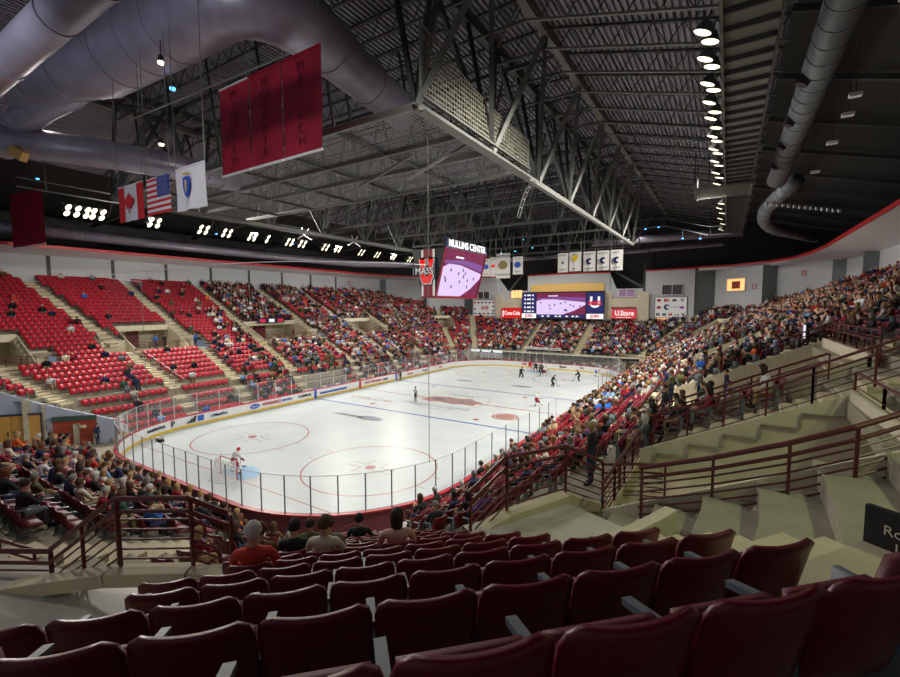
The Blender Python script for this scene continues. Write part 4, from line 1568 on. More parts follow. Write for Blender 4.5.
# ------------------------------------------------------------------ banners and flags
def cloth(o_name, P0, P1, drop, m, parent=None, wave=.05, n=14, rows=8, thick=.012, seed=0):
    """hanging cloth between top corners P0 and P1, falling by drop"""
    P0, P1 = Vector(P0), Vector(P1)
    d = (P1 - P0)
    nn = Vector((-d.y, d.x, 0)).normalized()
    g = MB()
    vs = []
    for j in range(rows + 1):
        for i in range(n + 1):
            u, v = i / n, j / rows
            off = wave * v * math.sin(u * 9 + seed) + wave * .5 * v * math.sin(u * 17 + v * 3 + seed)
            vs.append(P0 + d * u - Vector((0, 0, drop * v)) + nn * off)
    N = len(vs)
    vs += [p + nn * thick for p in vs]
    fs = []
    for j in range(rows):
        for i in range(n):
            a = j * (n + 1) + i
            fs.append((a, a + n + 1, a + n + 2, a + 1))
            fs.append((N + a, N + a + 1, N + a + n + 2, N + a + n + 1))
    g.add(vs, fs, m)
    return g


BY, BZ, BD = -30.2, 21.45, 4.0
bx = [(5.75, 8.05), (8.12, 10.4), (10.47, 12.9)]
for k, (x0, x1) in enumerate(bx):
    o = thing('maroon_banner', '%s of the three tall maroon banners hanging under the huge duct' % ('leftmost', 'middle', 'rightmost')[k], 'banner', (x0, BY, BZ))
    cloth('x', (x0, BY, BZ), (x1, BY, BZ), BD, M_MAROONC, seed=k).build('cloth', o, smooth=True)
    g = MB(); g.bar((x0, BY - .02, BZ + .02), (x1, BY - .02, BZ + .02), .07, .07, M_WHITE if k == 0 else M_MAROONC); g.build('hem_bar', o); g = MB(); g.bar((x0, BY - .02, BZ - BD - .05), (x1, BY - .02, BZ - BD - .05), .05, .1, M_WHITE); g.build('hem_bar', o)
    mk = mat('banner_ink', (.16, .0, .02), .8)
    for j in range(7):
        text('lettering', 'HOCKEYE'[j] if k == 1 else 'MASSACH'[j] if k == 2 else 'MINUTEM'[j], o, ((x0 + x1) / 2, BY - .08, BZ - .5 - j * .5), .55, mk, depth=.004)
    g = MB(); g.bar((x0 + .1, BY, BZ), (x0 + .1, BY, 26.9), .03, .03, M_STEELL); g.bar((x1 - .1, BY, BZ), (x1 - .1, BY, 26.9), .03, .03, M_STEELL); g.build('cable', o)
o = thing('maroon_banner', 'small distant maroon banner hanging alone by the left eaves', 'banner', (-33, -28, 22.0))
cloth('x', (-35.4, -28.3, 22.4), (-29.4, -27.4, 22.6), 5.3, M_MAROONC, seed=5).build('cloth', o, smooth=True)
g = MB(); g.bar((-35.4, -28.3, 17.0), (-29.4, -27.4, 17.2), .08, .1, M_WHITE); g.build('hem_bar', o)


def flag_frame(label, x0, x1, ztop, h, y=-33.3):
    o = thing('hanging_flag', label, 'flag', (x0, y, ztop))
    g = MB()
    for x in (x0, x1):
        g.bar((x, y, ztop), (x, y, 23.6), .025, .025, M_STEELL)
    g.build('cable', o)
    g = MB(); g.bar((x0, y, ztop), (x1, y, ztop), .04, .04, M_WHITE); g.build('top_bar', o)
    return o


M_FR = mat('flag_red', (.62, .02, .03), .85)
M_FW = mat('flag_white', (.72, .72, .74), .85)
M_FB = mat('flag_blue', (.03, .05, .25), .85)
y = -33.3
# Canada
o = flag_frame('red and white maple leaf flag hanging from the roof', 2.2, 4.65, 16.65, 1.5)
for x0, x1, m, nm in ((2.2, 2.82, M_FR, 'red_bar'), (2.82, 4.03, M_FW, 'white_field'), (4.03, 4.65, M_FR, 'red_bar')):
    cloth('x', (x0, y, 16.65), (x1, y, 16.65), 1.62, m, n=5, wave=.03).build(nm, o, smooth=True)
LEAF = [(0, 1), (.18, .66), (.42, .78), (.34, .38), (.56, .55), (.64, .42), (.92, .46), (.82, .2), (.92, .1), (.42, -.28), (.48, -.46), (.06, -.40), (.07, -.85)]
LEAF = LEAF + [(-a, b) for a, b in reversed(LEAF[1:])]
g = MB(); cx_ = 3.42
g.prism([(cx_ + a * .5, y - .08, 15.8 + b * .5) for a, b in LEAF], (0, -.02, 0), M_FR)
g.build('maple_leaf', o)
# United States
o = flag_frame('stars and stripes flag hanging between the maple leaf and white flags', 5.0, 7.05, 16.6, 1.4)
for k in range(13):
    z1 = 16.6 - k * .118
    cloth('x', (5.0, y, z1), (7.05, y, z1), .118, M_FR if k % 2 == 0 else M_FW, n=8, rows=1, wave=.0).build('stripe', o)
g = MB(); g.box((6.55, y - .04, 16.18), (1.0, .04, .83), M_FB); g.build('canton', o)
g = MB()
for i in range(9):
    for j in range(5 if i % 2 else 6):
        cx0, cz0 = 6.12 + j * .165 + (.08 if i % 2 else 0), 16.52 - i * .085
        g.poly([(cx0 + (.03 if q % 2 == 0 else .013) * math.sin(PI * q / 5), y - .07, cz0 + (.03 if q % 2 == 0 else .013) * math.cos(PI * q / 5)) for q in range(10)], M_FW)
g.build('stars', o)
# Massachusetts
o = flag_frame('white state flag with blue shield hanging right of the stars and stripes', 7.55, 9.75, 16.65, 1.6)
cloth('x', (7.55, y, 16.65), (9.75, y, 16.65), 1.7, M_FW, wave=.05).build('cloth', o, smooth=True)
SH = [(-.26, .38), (0, .42), (.26, .38), (.25, 0), (.14, -.28), (0, -.42), (-.14, -.28), (-.25, 0)]
g = MB(); g.prism([(8.6 + a, y - .12, 15.8 + b) for a, b in SH], (0, -.02, 0), mat('shield_blue', (.02, .08, .45), .7)); g.build('shield', o)
g = MB(); g.prism([(8.6 + a * .22, y - .15, 15.82 + b * .62) for a, b in SH], (0, -.02, 0), mat('figure_gold', (.6, .4, .15), .7)); g.bar((8.4, y - .15, 16.32), (8.8, y - .15, 16.32), .03, .08, mat('figure_gold', (0, 0, 0))); g.build('figure', o)
# flag rails high above
for k, (a, b) in enumerate((((0, -33.3, 23.6), (14, -33.3, 23.6)), ((-2, -31.5, 23.0), (14, -31.5, 23.0)), ((-6, -29.8, 22.6), (12, -28.8, 22.75)))):
    g = MB(); g.bar(a, b, .07, .07, M_STEELL)
    tag(g.build('rigging_pipe'), '%s thin rigging pipe above the flags and banners' % ('nearest', 'middle', 'farthest')[k], 'pipe')

WB = [((-1.3, 17.36), (-.1, 15.0), 'NCAA', 'o', M_BLUE), ((-.05, 17.5), (.75, 14.95), '2009', 'o', M_CR), ((.77, 17.9), (2.82, 14.67), 'CHAMPIONS', 'O', mat('olive_ink', (.25, .2, .08))), ((3.22, 17.36), (4.6, 15.1), 'NCAA', 'o', M_BLUE),
      ((9.2, 17.4), (10.45, 15.1), 'RETIRED', '4', mat('logo_ink_2', (0, 0, 0))), ((10.6, 17.45), (12.05, 15.17), 'BIG 1', 'y', M_YEL), ((12.3, 17.4), (13.7, 15.1), 'HOCKEY', 'c', M_NAVY), ((13.9, 17.4), (15.25, 15.14), 'HOCKEY', 'c', M_NAVY), ((15.4, 17.4), (16.75, 15.08), 'FOUR', 'c', M_NAVY)]
WL_ = ['white pennant with a blue disc half hidden behind the hanging scoreboard', 'narrow white pennant with red mark beside the largest white one', 'largest white championship pennant with olive emblem', 'white pennant with a round blue mark right of the largest one',
       'leftmost white pennant above the video board, bearing small black writing', 'white pennant with a yellow shield above the video board', 'first of three white pennants with dark crescents', 'middle of three white pennants with dark crescents', 'rightmost of three white pennants with dark crescents']
for k, (a, b, tx, ch, m) in enumerate(WB):
    o = thing('white_pennant', WL_[k], 'pennant', (a[0], 10, a[1]))
    cloth('x', (a[0], 10, a[1]), (b[0], 10, a[1]), a[1] - b[1], M_CLOTHW, wave=.02, n=6, rows=3).build('cloth', o)
    w_ = b[0] - a[0]
    xc, zc = (a[0] + b[0]) / 2, (a[1] + b[1]) / 2
    g = MB()
    if ch == 'c':
        for q in range(12):
            a0, a1 = math.radians(50 + 250 * q / 12), math.radians(50 + 250 * (q + 1) / 12)
            g.quad((xc + .38 * math.cos(a0), 9.93, zc + .38 * math.sin(a0)), (xc + .16 * math.cos(a0) + .1, 9.93, zc + .16 * math.sin(a0)), (xc + .16 * math.cos(a1) + .1, 9.93, zc + .16 * math.sin(a1)), (xc + .38 * math.cos(a1), 9.93, zc + .38 * math.sin(a1)), m)
    elif ch == 'y':
        g.poly([(xc - .35, 9.93, zc + .75), (xc + .35, 9.93, zc + .75), (xc + .3, 9.93, zc + .25), (xc, 9.93, zc - .05), (xc - .3, 9.93, zc + .25)], m)
    elif ch == '4':
        g.box((xc, 9.94, zc), (.22, .02, .3), M_BLACK)
    else:
        rr_ = w_ * .33
        g.poly([(xc + rr_ * math.cos(2 * PI * q / 16), 9.93, zc + .1 + rr_ * .85 * math.sin(2 * PI * q / 16)) for q in range(16)], m)
    g.build('emblem', o)
    text('lettering', tx, o, (xc, 9.92, zc - (a[1] - b[1]) * .36), w_ * .2, M_BLACK, depth=.003)
    text('lettering', tx, o, (xc, 9.92, zc + (a[1] - b[1]) * .38), w_ * .2, M_BLACK, depth=.003)
    g = MB(); g.bar((a[0] + .05, 10, a[1]), (a[0] + .05, 10, 20.3), .02, .02, M_STEELL); g.bar((b[0] - .05, 10, a[1]), (b[0] - .05, 10, 20.3), .02, .02, M_STEELL); g.build('cable', o)

# ------------------------------------------------------------------ protective net behind the near goal
o = thing('protective_net', 'tall faint protective net hanging behind the near goal glass', 'net', (0, -30.6, 2.95))
path = [p for p in rrect(14.6, 30.6, 8.6, 10)]
path = [p for p in path if p[1] < -24.6 and not (p[0] < -14.0)]
path.sort(key=lambda p: p[0])
g = MB()


def ntop(x):
    return 13.1


for a, b in zip(path[:-1], path[1:]):
    g.quad((*a, 2.95), (*b, 2.95), (*b, ntop(b[0])), (*a, ntop(a[0])), M_NET)
g.build('net_sheet', o)
g = MB()
for p in (path[0], path[-1]):
    g.bar((*p, 2.9), (*p, ntop(p[0])), .025, .025, M_STEELL)
g.bar((*path[-1], 13.0), (*path[-1], 27.5), .025, .025, M_STEELL)
for a, b in zip(path[:-1], path[1:]):
    g.bar((*a, ntop(a[0])), (*b, ntop(b[0])), .03, .03, M_WHITE)
g.build('edge_rope', o)

# ------------------------------------------------------------------ vomitories
def rail_thing(label, pts, h=1.05, bars=4, post=1.6, m=M_RAIL, group=None, second=True, rad_=.024, zoff=0.0):
    pts = [Vector(p) + Vector((0, 0, zoff)) for p in pts]
    o = thing('guard_rail', label, 'railing', tuple(pts[0]), group=group)
    g = MB(); g.tube([p + Vector((0, 0, h)) for p in pts], rad_ * 1.25, m, 8); g.build('top_rail', o)
    if second:
        g = MB(); g.tube([p + Vector((0, 0, h - .2)) for p in pts], rad_ * .95, m, 8); g.build('second_rail', o)
    for k in range(bars):
        zz = .12 + (h - .45) * k / max(1, bars - 1)
        g = MB(); g.tube([p + Vector((0, 0, zz)) for p in pts], rad_ * .5, m, 6); g.build('bar', o)
    for a, b in zip(pts[:-1], pts[1:]):
        L = (b - a).length
        n = max(1, int(round(L / post)))
        for k in range(n + 1):
            p = a.lerp(b, k / n)
            dd = (b - a).normalized() * .05
            g = MB(); g.bar(p + dd, p + dd + Vector((0, 0, h)), .045, .045, m)
            g.build('post', o)
    return o


vnames = ['second', 'third', 'fourth', 'fifth', 'sixth', 'seventh', 'eighth', 'ninth', 'tenth', 'eleventh', 'twelfth']
for vi, (kind, sx, sy, s0, s1, r0, r1) in enumerate(VOMS):
    P = lambda s, r, z: (*vcoord(kind, sx, sy, s, r), z)
    zl = zr(r0)
    near_pad = (kind == 'corner' and sy < 0) or r1 - r0 < 2.4
    if near_pad and kind == 'corner':
        zl = 6.95 if s0 < 50 else 6.62
    n = 8
    S = [s0 + (s1 - s0) * k / n for k in range(n + 1)]
    g = MB()
    for a, b in zip(S[:-1], S[1:]):
        r9 = r1 + (3 if not near_pad else 0)
        g.quad(P(a, r0 - .3, zl), P(b, r0 - .3, zl), P(b, r9, zl), P(a, r9, zl), M_LAND if near_pad and kind == 'corner' else M_STEP)
        if near_pad:
            continue
        g.quad(P(a, r1 + 2.8, zl), P(b, r1 + 2.8, zl), P(b, r1 + 2.8, zl + 2.6), P(a, r1 + 2.8, zl + 2.6), M_CREAM)
    struct('floor_landing', g)
    g = MB()
    lighted = sx < 0
    mw = M_CREAM
    for a, b in zip(S[:-1], S[1:]):
        p0, p1 = Vector(P(a, r1, 0)), Vector(P(b, r1, 0))
        out = (Vector(P(a, r1 + 1, 0)) - p0) * .2
        zt_ = zr(r1) + (.42 if not near_pad else .2)
        zb_ = zl + 2.05 if not near_pad else zl
        g.prism([(p0.x, p0.y, zb_), (p1.x, p1.y, zb_), (p1.x, p1.y, zt_), (p0.x, p0.y, zt_)], out, mw)
        if near_pad:
            continue
        q0, q1 = Vector(P(a, r0, 0)), Vector(P(b, r0, 0))
        o2 = (Vector(P(a, r0 + 1, 0)) - q0) * .16
        zd_ = zl - (1.5 if near_pad else .5)
        g.prism([(q0.x, q0.y, zd_), (q1.x, q1.y, zd_), (q1.x, q1.y, zl + .2), (q0.x, q0.y, zl + .2)], o2, M_STEP)
    for s in (s0, s1):
        if near_pad:
            continue
        a, b = Vector(P(s, r0 + .1, 0)), Vector(P(s, r1 + .1, 0))
        t = Vector((0, .07, 0)) if kind == 'side' else (Vector(P(s + .4, r0, 0)) - Vector(P(s, r0, 0))) * 1.0
        c = Vector(P(s, r1 + 2.8, 0))
        g.prism([(a.x, a.y, zl - .1), (b.x, b.y, zl - .1), (b.x, b.y, zr(r1) + .35), (a.x, a.y, zr(r0) + .45)], t, mw)
        g.prism([(b.x, b.y, zl - .1), (c.x, c.y, zl - .1), (c.x, c.y, zl + 2.6), (b.x, b.y, zl + 2.6)], t, mw)
    struct('wall_portal', g)
    side = 'right stand' if sx > 0 else 'left stand'
    loc = ('%s portal from the near end, %s' % (['nearest', 'second', 'third', 'fourth', 'fifth', 'sixth', 'seventh', 'eighth', 'ninth', 'tenth', 'eleventh', 'twelfth'][min(11, sorted([q[3] if q[0] == 'side' else (99 if q[2] > 0 else -99 + (q[3] < 50)) for q in VOMS if q[1] == sx]).index(s0 if kind == 'side' else (99 if sy > 0 else -99 + (s0 < 50))))], side))
    if sy > 0 and not near_pad:
        # door seen inside the portal
        c = (s0 + s1) / 2
        a, b = Vector(P(c - (s1 - s0) * .12, r1 + 2.7, zl)), Vector(P(c + (s1 - s0) * .12, r1 + 2.7, zl))
        g = MB(); g.prism([a, b, b + Vector((0, 0, 2.1)), a + Vector((0, 0, 2.1))], (.03 * sx, 0, 0), mat('dark_red_door', (0, 0, 0)))
        tag(g.build('portal_door'), 'dark red door inside the %s' % loc, 'door')
        rail_thing('maroon guard rail across the front of the %s' % loc, [P(s, r0 + .1, zl) for s in (S[0], S[2], S[4], S[6], S[8])], h=1.0, bars=5, post=1.6, rad_=.03)
    if near_pad:
        continue
    rail_thing('maroon guard rail on top of the %s' % loc, [P(s, r1 + .1, zr(r1) + .3) for s in (S[0], S[4], S[8])], h=.55, bars=2, post=1.6, second=False)

rail_thing('black balustrade on the low concourse in front of the gateway doors', [(-18.5, -34.5, 0), (-14.0, -35.5, 0), (-9, -36.5, 0), (-5.5, -37, 0)], h=1.1, bars=2, post=.4, m=M_DARK, second=False, rad_=.03)
# near portals: big railings round the two closest landings
ZL = zr(8.6)


def PP(ang, r, z):
    x, y = pol(ang, r)
    return (x, y, z)


def curb(pts, w_=.22, h=.22, m=M_STEP, nm='wall_kerb'):
    g = MB()
    for a, b in zip(pts[:-1], pts[1:]):
        g.bar(Vector(a) + Vector((0, 0, h / 2)), Vector(b) + Vector((0, 0, h / 2)), w_, h, m)
    return struct(nm, g)


RA = [(15.9, -41.6, 5.85), (17.7, -40.6, 5.9), (19.22, -40.19, 7.0), (20.14, -39.58, 7.0), (20.44, -39.13, 6.65)]
rail_thing('dark maroon guard rail with two top pipes round the near left landing', RA, h=1.07, bars=5, post=1.25, rad_=.034, zoff=.05)
curb([(15.9, -41.8, 5.7), (17.7, -41.0, 6.5), (19.22, -40.29, 6.85), (20.2, -39.62, 6.85), (21.0, -38.9, 6.6)], .3, .2)
RBn = [(23.2, -36.25, 6.55), (23.51, -35.37, 7.0), (24.2, -33.89, 6.95), (24.72, -32.75, 6.35)]
rail_thing('dark maroon guard rail with peaked top on the near side of the right landing', RBn, h=1.07, bars=5, post=1.2, rad_=.034, zoff=.05)
curb([(22.9, -36.9, 6.55), (23.55, -35.4, 6.85), (24.25, -33.9, 6.85), (24.8, -33.0, 6.4)], .3, .2)
rail_thing('bowed maroon guard rail at the far corner of the right landing', [(24.72, -32.75, 6.35), (24.95, -32.1, 6.2), (25.4, -31.8, 6.2), (25.9, -31.9, 6.3)], h=1.0, bars=6, post=1.3, rad_=.028, zoff=.05)
Bs = [(25.7, -33.95, 6.75), (26.87, -34.06, 7.2), (27.9, -34.3, 7.7), (28.72, -34.15, 8.05), (29.6, -33.7, 8.4), (31.2, -33.0, 9.2)]
rail_thing('long maroon guard rail climbing beside the steps at the right of the empty seats', Bs, h=1.05, bars=5, post=.95, rad_=.036, zoff=.1)
curb([Vector(p) - Vector((0, 0, .12)) for p in Bs[:3]], .3, .25)
rail_thing('maroon handrail along the far side of the nearest right portal', [(25.3, -29.2, 6.9), (27.0, -29.3, 7.7), (28.8, -29.3, 8.6), (31, -29.3, 9.7)], h=.95, bars=4, post=1.0, rad_=.028)
rail_thing('curved maroon handrail on the landing beyond the right portal', [(24.4, -25.6, zr(8.2)), (25.6, -26.0, zr(9.6)), (27.0, -26.2, zr(11)), (28.4, -26.2, zr(12.4)), (29.6, -25.9, zr(13.4))], h=1.0, bars=5, post=.9, rad_=.03)
rail_thing('maroon guard rail climbing above the green carpeted opening', [(30.9, -25.2, zr(14.8)), (30.9, -21.5, zr(14.8)), (30.9, -17.9, zr(14.8))], h=1.0, bars=4, post=1.0, rad_=.028)
rail_thing('short maroon guard rail on the far shoulder of the green floored portal', [(28.6, -17.6, zr(12.6)), (29.8, -17.6, zr(13.8)), (31.5, -17.6, zr(15.5))], h=.95, bars=4, post=1.2, rad_=.028)
rail_thing('low maroon rail in front of the raised folding seats on the right stand', [(31.4, -25.4, zr(15.4)), (33.6, -25.4, zr(17.6)), (36.5, -25.4, zr(20.5))], h=.9, bars=4, post=1.1, rad_=.028)
rail_thing('short maroon rail at the foot of the empty near rows', [PP(44, -.4, zr(-.4)), PP(33, -.6, zr(-.5)), PP(25, -.6, zr(-.5))], h=.85, bars=4, post=.6, rad_=.02)
rail_thing('red rail along the low concourse left of the near landing', [(9.5, -42.2, zr(9) - .4), (13, -41.2, zr(8) - .4), (16.0, -40.4, zr(7.6) - .3)], h=.95, bars=3, post=1.1, rad_=.026)

# ------------------------------------------------------------------ aisles: concrete steps
for ai, s in enumerate(AISLES):
    (ax, ay), (bx_, by_) = s
    L = math.hypot(bx_ - ax, by_ - ay)
    d = ((bx_ - ax) / L, (by_ - ay) / L)
    ang = math.atan2(d[1], d[0])
    R = Matrix.Rotation(ang, 3, 'Z')
    g = MB()
    t = 0.0
    last = None
    while t < L:
        x, y = ax + d[0] * t, ay + d[1] * t
        i = (rad(x, y) - R0) / DR
        t += .1
        if i < 0 or i >= NROW:
            continue
        ii = int(i)
        if ii == last:
            continue
        last = ii
        xr, yr = x + d[0] * .4, y + d[1] * .4
        if not stand_here(xr, yr, rad(xr, yr)) or in_vom(xr, yr):
            continue
        z = zrow(ii, xr, yr)
        wd_ = 1.15 if not (bx_ > 24 and by_ < -38) else 1.5
        g.box((xr, yr, z + .015), (.84, wd_, .05), M_STEP, R)
        g.box((x - d[0] * .18, y - d[1] * .18, z - .2), (.4, wd_, .2), M_STEP, R)
    if g.v:
        struct('floor_aisle_steps', g)
for sx in (-1,):
    for k, (y0, y1) in enumerate(((-21.0, -23.5), (-15.3, -16.0), (-8.0, -7.8), (2.1, 2.2), (10.6, 10.7), (18.2, 18.8))):
        for (ra, rb_, nm) in ((1.2, 7.6, 'lower'), (14, 21, 'upper')):
            ya = y0 + (y1 - y0) * ra / 12 + .55
            yb = y0 + (y1 - y0) * rb_ / 12 + .55
            rail_thing('thin maroon handrail on the %s steps of the %s aisle of the left stand' % (nm, ordn(k)), [(sx * (16 + ra), ya, zr(ra)), (sx * (16 + rb_), yb, zr(rb_))], h=.9, bars=0, post=1.6, second=False, rad_=.02)

# ------------------------------------------------------------------ seats
def seat_meshes(pan_down=False):
    W, H0, H1 = .497, .40, .90
    nx, nz = 10, 7
    front, back = [], []
    for j in range(nz + 1):
        v = j / nz
        for i in range(nx + 1):
            u = -1 + 2 * i / nx
            # rounded corners, slightly dipped top edge
            wv = W / 2 * (1 - .05 * (1 - v)) * (1 - (.07 * max(0, (v - .82) / .18) ** 2))
            top = H1 - .018 * (1 - u * u) - .035 * max(0, (abs(u) - .86) / .14) ** 2
            z = H0 + (top - H0) * v
            x = u * wv
            y = .0 + .13 * v - .035 * u * u * (.4 + .6 * v)
            if v > .9:
                y += .018 * (v - .9) / .1
            front.append((x, y, z))
            back.append((x, y + .038 * (1.0 - .3 * abs(u) ** 6), z - .004))
    g = MB()
    N = len(front)
    fs = []
    for j in range(nz):
        for i in range(nx):
            a = j * (nx + 1) + i
            fs.append((a, a + 1, a + nx + 2, a + nx + 1))
            fs.append((N + a, N + a + nx + 1, N + a + nx + 2, N + a + 1))
    for i in range(nx):
        fs.append((i, N + i, N + i + 1, i + 1))
        a = nz * (nx + 1) + i
        fs.append((a, a + 1, N + a + 1, N + a))
    for j in range(nz):
        a = j * (nx + 1)
        fs.append((a, a + nx + 1, N + a + nx + 1, N + a))
        a += nx
        fs.append((a, N + a, N + a + nx + 1, a + nx + 1))
    g.add(front + back, fs, M_SEAT)
    back_me = g.mesh('backrest', True)
    g = MB()
    pts = []
    n1, n2 = 8, 5
    # cushion: rounded slab
    top, bot = [], []
    for j in range(n2 + 1):
        v = j / n2
        for i in range(n1 + 1):
            u = -1 + 2 * i / n1
            e = max(abs(u), abs(2 * v - 1)) ** 6
            hgt = .035 * (1 - e)
            x = u * .215
            l = -.31 + .31 * v
            top.append((x, l, .02 + hgt))
            bot.append((x, l, -.02 - hgt * .6))
    N = len(top)
    fs = []
    for j in range(n2):
        for i in range(n1):
            a = j * (n1 + 1) + i
            fs.append((a, a + 1, a + n1 + 2, a + n1 + 1))
            fs.append((N + a, N + a + n1 + 1, N + a + n1 + 2, N + a + 1))
    for i in range(n1):
        fs.append((i, N + i, N + i + 1, i + 1))
        a = n2 * (n1 + 1) + i
        fs.append((a, a + 1, N + a + 1, N + a))
    for j in range(n2):
        a = j * (n1 + 1)
        fs.append((a, a + n1 + 1, N + a + n1 + 1, N + a))
        a += n1
        fs.append((a, N + a, N + a + n1 + 1, a + n1 + 1))
    ang = math.radians(8 if pan_down else -87)
    P_ = Vector((0, -.045, .41))
    R = Matrix.Rotation(ang, 3, 'X')
    g.add([R @ Vector(p) + P_ for p in top + bot], fs, M_PAN)
    pan_me = g.mesh('seat_cushion', True)
    g = MB()
    g.box((.2525, -.15, .645), (.045, .28, .03), M_ARM, Euler((.22, 0, 0)).to_matrix())
    arm_me = g.mesh('armrest')
    g = MB()
    g.box((.2525, -.03, .31), (.03, .1, .62), M_ARM)
    g.box((.255, -.05, .015), (.06, .3, .03), M_ARM)
    leg_me = g.mesh('standard')
    return back_me, pan_me, arm_me, leg_me


SM = {False: seat_meshes(False), True: seat_meshes(True)}
PN = ('backrest', 'seat_cushion', 'armrest', 'standard')


def make_seat(loc, rz, label, group, down=False):
    o = thing('stadium_seat', label, 'seat', loc, rz, group)
    parts = {}
    for nm, me in zip(PN, SM[down]):
        c = bpy.data.objects.new(nm, me)
        COL.objects.link(c)
        parts[nm] = c
        c.parent = o
    parts['armrest'].parent = parts['standard']
    parts['armrest']['label'] = 'grey armrest'
    return o


def to_px(p):
    v = Vector(p) - CAM
    d = v.dot(Rf)
    if d < .2:
        return None
    return (450 + F_PX * v.dot(Rr) / d, 338.5 - F_PX * v.dot(Ru) / d, d)


def density(x, y, r, sec):
    n = .5 + .5 * math.sin(x * .9 + 1.7 * math.sin(y * .7)) * math.cos(y * .8 + r)
    if sec in ('E',) or (sec == 'NE'):
        if y < -9 and r < 2.2:
            return .3
        if y < -17 and r < 8.6:
            return .30 + .3 * n
        if y < -6 and r < 8.6:
            return .7 + .2 * n
        if y < -16.9 and r > 11:
            return .2 if y < -21 else .75
        if r > 20.5:
            return .4 * n
        if r > 13:
            return .60 + .22 * n if not (sec == 'NE' and r > 15) else .5
        return .93
    if sec == 'SE':
        a = math.degrees(math.atan2(-y - CY, x - CX))
        if a < 28:
            return (.12 if r < 1 else .35) if r < 7 else 0
        if a > 60:
            return .55 if r < 4 else (.35 if r < 8 else 0)
        return .25 if -1 < r < .7 and a > 50 else 0.0
    if sec == 'S':
        return (.75 if r < 3 else .45 if r < 5.5 else .12) if x > 0 else (.7 if r < 4 else .3)
    if sec == 'N':
        return .8
    if sec == 'NW':
        return .32 + .25 * n
    if sec == 'SW':
        return .03
    # left stand
    if y < -16.5:
        return .07 if r < 9 else .05
    if y < -8:
        return (.42 * n + .15) if r < 9 else (.10 + .5 * (r < 17) * n * (y > -12))
    if y < 2.2:
        return .85 if 6 < r < 15 else (.35 + .6 * n if r >= 15 else .6)
    if y < 10.7:
        return .75 if r < 9 else .65
    if y < 19:
        return .75 if r < 14 else .4
    return .5


seats, people = [], []
for i in range(NROW):
    r = R0 + DR * i
    rc = r + .50
    for idx, (x, y, nx, ny, sec, ds_) in enumerate(row_path(rc, .505)):
        z = zrow(i, x, y)
        if not stand_here(x, y, r) or in_vom(x, y, .35):
            continue
        if sec == 'S' and r > 13:
            continue
        if any(seg_d(x, y, s) < .82 for s in AISLES):
            continue
        if sec == 'SE':
            a = math.degrees(math.atan2(-y - CY, x - CX))
            t_ = ((x - CX) + (y + CY)) * .7071
            rh = ((x - CX) - (y + CY)) * .7071
            tl = -1.4 if 10.9 < rh < 15 else (-1.75 if rh < 15.6 else -8) if rh > 10.9 else -3.2
            tr = 3.15 if rh > 14 else 2.75 if rh > 12.9 else 2.5 if rh > 11.2 else 9
            if rh > 16.5:
                tr = 9 if rh < 17.3 else -9
            if t_ < tl or t_ > tr or rh > 17.3 or (a < 28 and 6 < r):
                continue
        if sec == 'E' and y < -25.3 and r > 12.2:
            continue
        if sec == 'E' and y < -29:
            if r > 7:
                continue
        px = to_px((x, y, z + .7))
        if px is None or px[0] < -180 or px[0] > 1080 or px[1] > 860:
            continue
        if sec == 'E' and y < -7 and i < 2:
            continue
        if (sec == 'E' and -7 < y < 10 and r < 1.2) or (sec == 'W' and -8.2 < y < 0 and r < .8):
            continue
        inf = -25 < px[0] < 930 and 0 < px[1] < 780
        rec = dict(p=(x, y, z), n=(nx, ny), sec=sec, i=i, idx=idx, d=px[2], px=px, inf=inf)
        occ = rng.random() < density(x, y, r, sec)
        rec['occ'] = occ
        seats.append(rec)
print('seats', len(seats), 'occupied', sum(s['occ'] for s in seats))

# specific onlookers near the camera, picked by nearest seat to a plan position
SPEC = []


def claim(x, y, cloth_, hair_, label, pose=0):
    best = min(seats, key=lambda s: (s['p'][0] - x) ** 2 + (s['p'][1] - y) ** 2 + (100 if s.get('spec') else 0))
    best['occ'] = True
    best['spec'] = (cloth_, hair_, label, pose)


CLO = {'red': (.62, .05, .03), 'cream': (.62, .58, .46), 'pink': (.62, .34, .30), 'black': (.015, .017, .02), 'navy': (.02, .03, .09), 'grey': (.18, .19, .21), 'white': (.72, .72, .74),
       'maroon': (.25, .01, .03), 'blue': (.03, .16, .55), 'green': (.02, .09, .05), 'orange': (.75, .14, .02), 'brown': (.14, .07, .035), 'tan': (.42, .30, .17), 'light blue': (.25, .42, .68), 'olive': (.12, .12, .05), 'yellow': (.6, .6, .05), 'purple': (.14, .05, .3)}
HAIR = {'black': (.01, .008, .007), 'dark brown': (.035, .018, .01), 'brown': (.09, .045, .02), 'blond': (.42, .28, .12), 'white': (.6, .58, .55), 'grey': (.25, .24, .23), 'red-brown': (.2, .07, .03)}
SKIN = [(.62, .36, .25), (.70, .44, .32), (.45, .25, .16), (.58, .33, .22), (.22, .12, .075)]
claim(22.2, -39.9, 'red', 'white', 'white haired person in a bright red sweatshirt seated by the near landing rail')
claim(21.5, -39.1, 'brown', 'brown', 'person in a brown jacket seated right beside the white haired one in red')
claim(21.8, -38.7, 'black', 'black', 'person with dark hair and black jacket seated third from the near landing rail')
claim(21.9, -38.1, 'grey', 'dark brown', 'person in dark grey seated at the right end of the group by the landing rail')
claim(22.4, -38.8, 'cream', 'brown', 'broad person in a cream shirt seated alone in the empty near rows')
claim(23.1, -38.3, 'pink', 'dark brown', 'person with long dark hair and pale pink top seated in the empty near rows')
claim(19.9, -36.8, 'olive', 'dark brown', 'small seated person in olive beyond the cream shirted one, close to the glass')
claim(20.6, -36.1, 'black', 'black', 'person in black seated between the cream and the pink shirted ones, lower down')
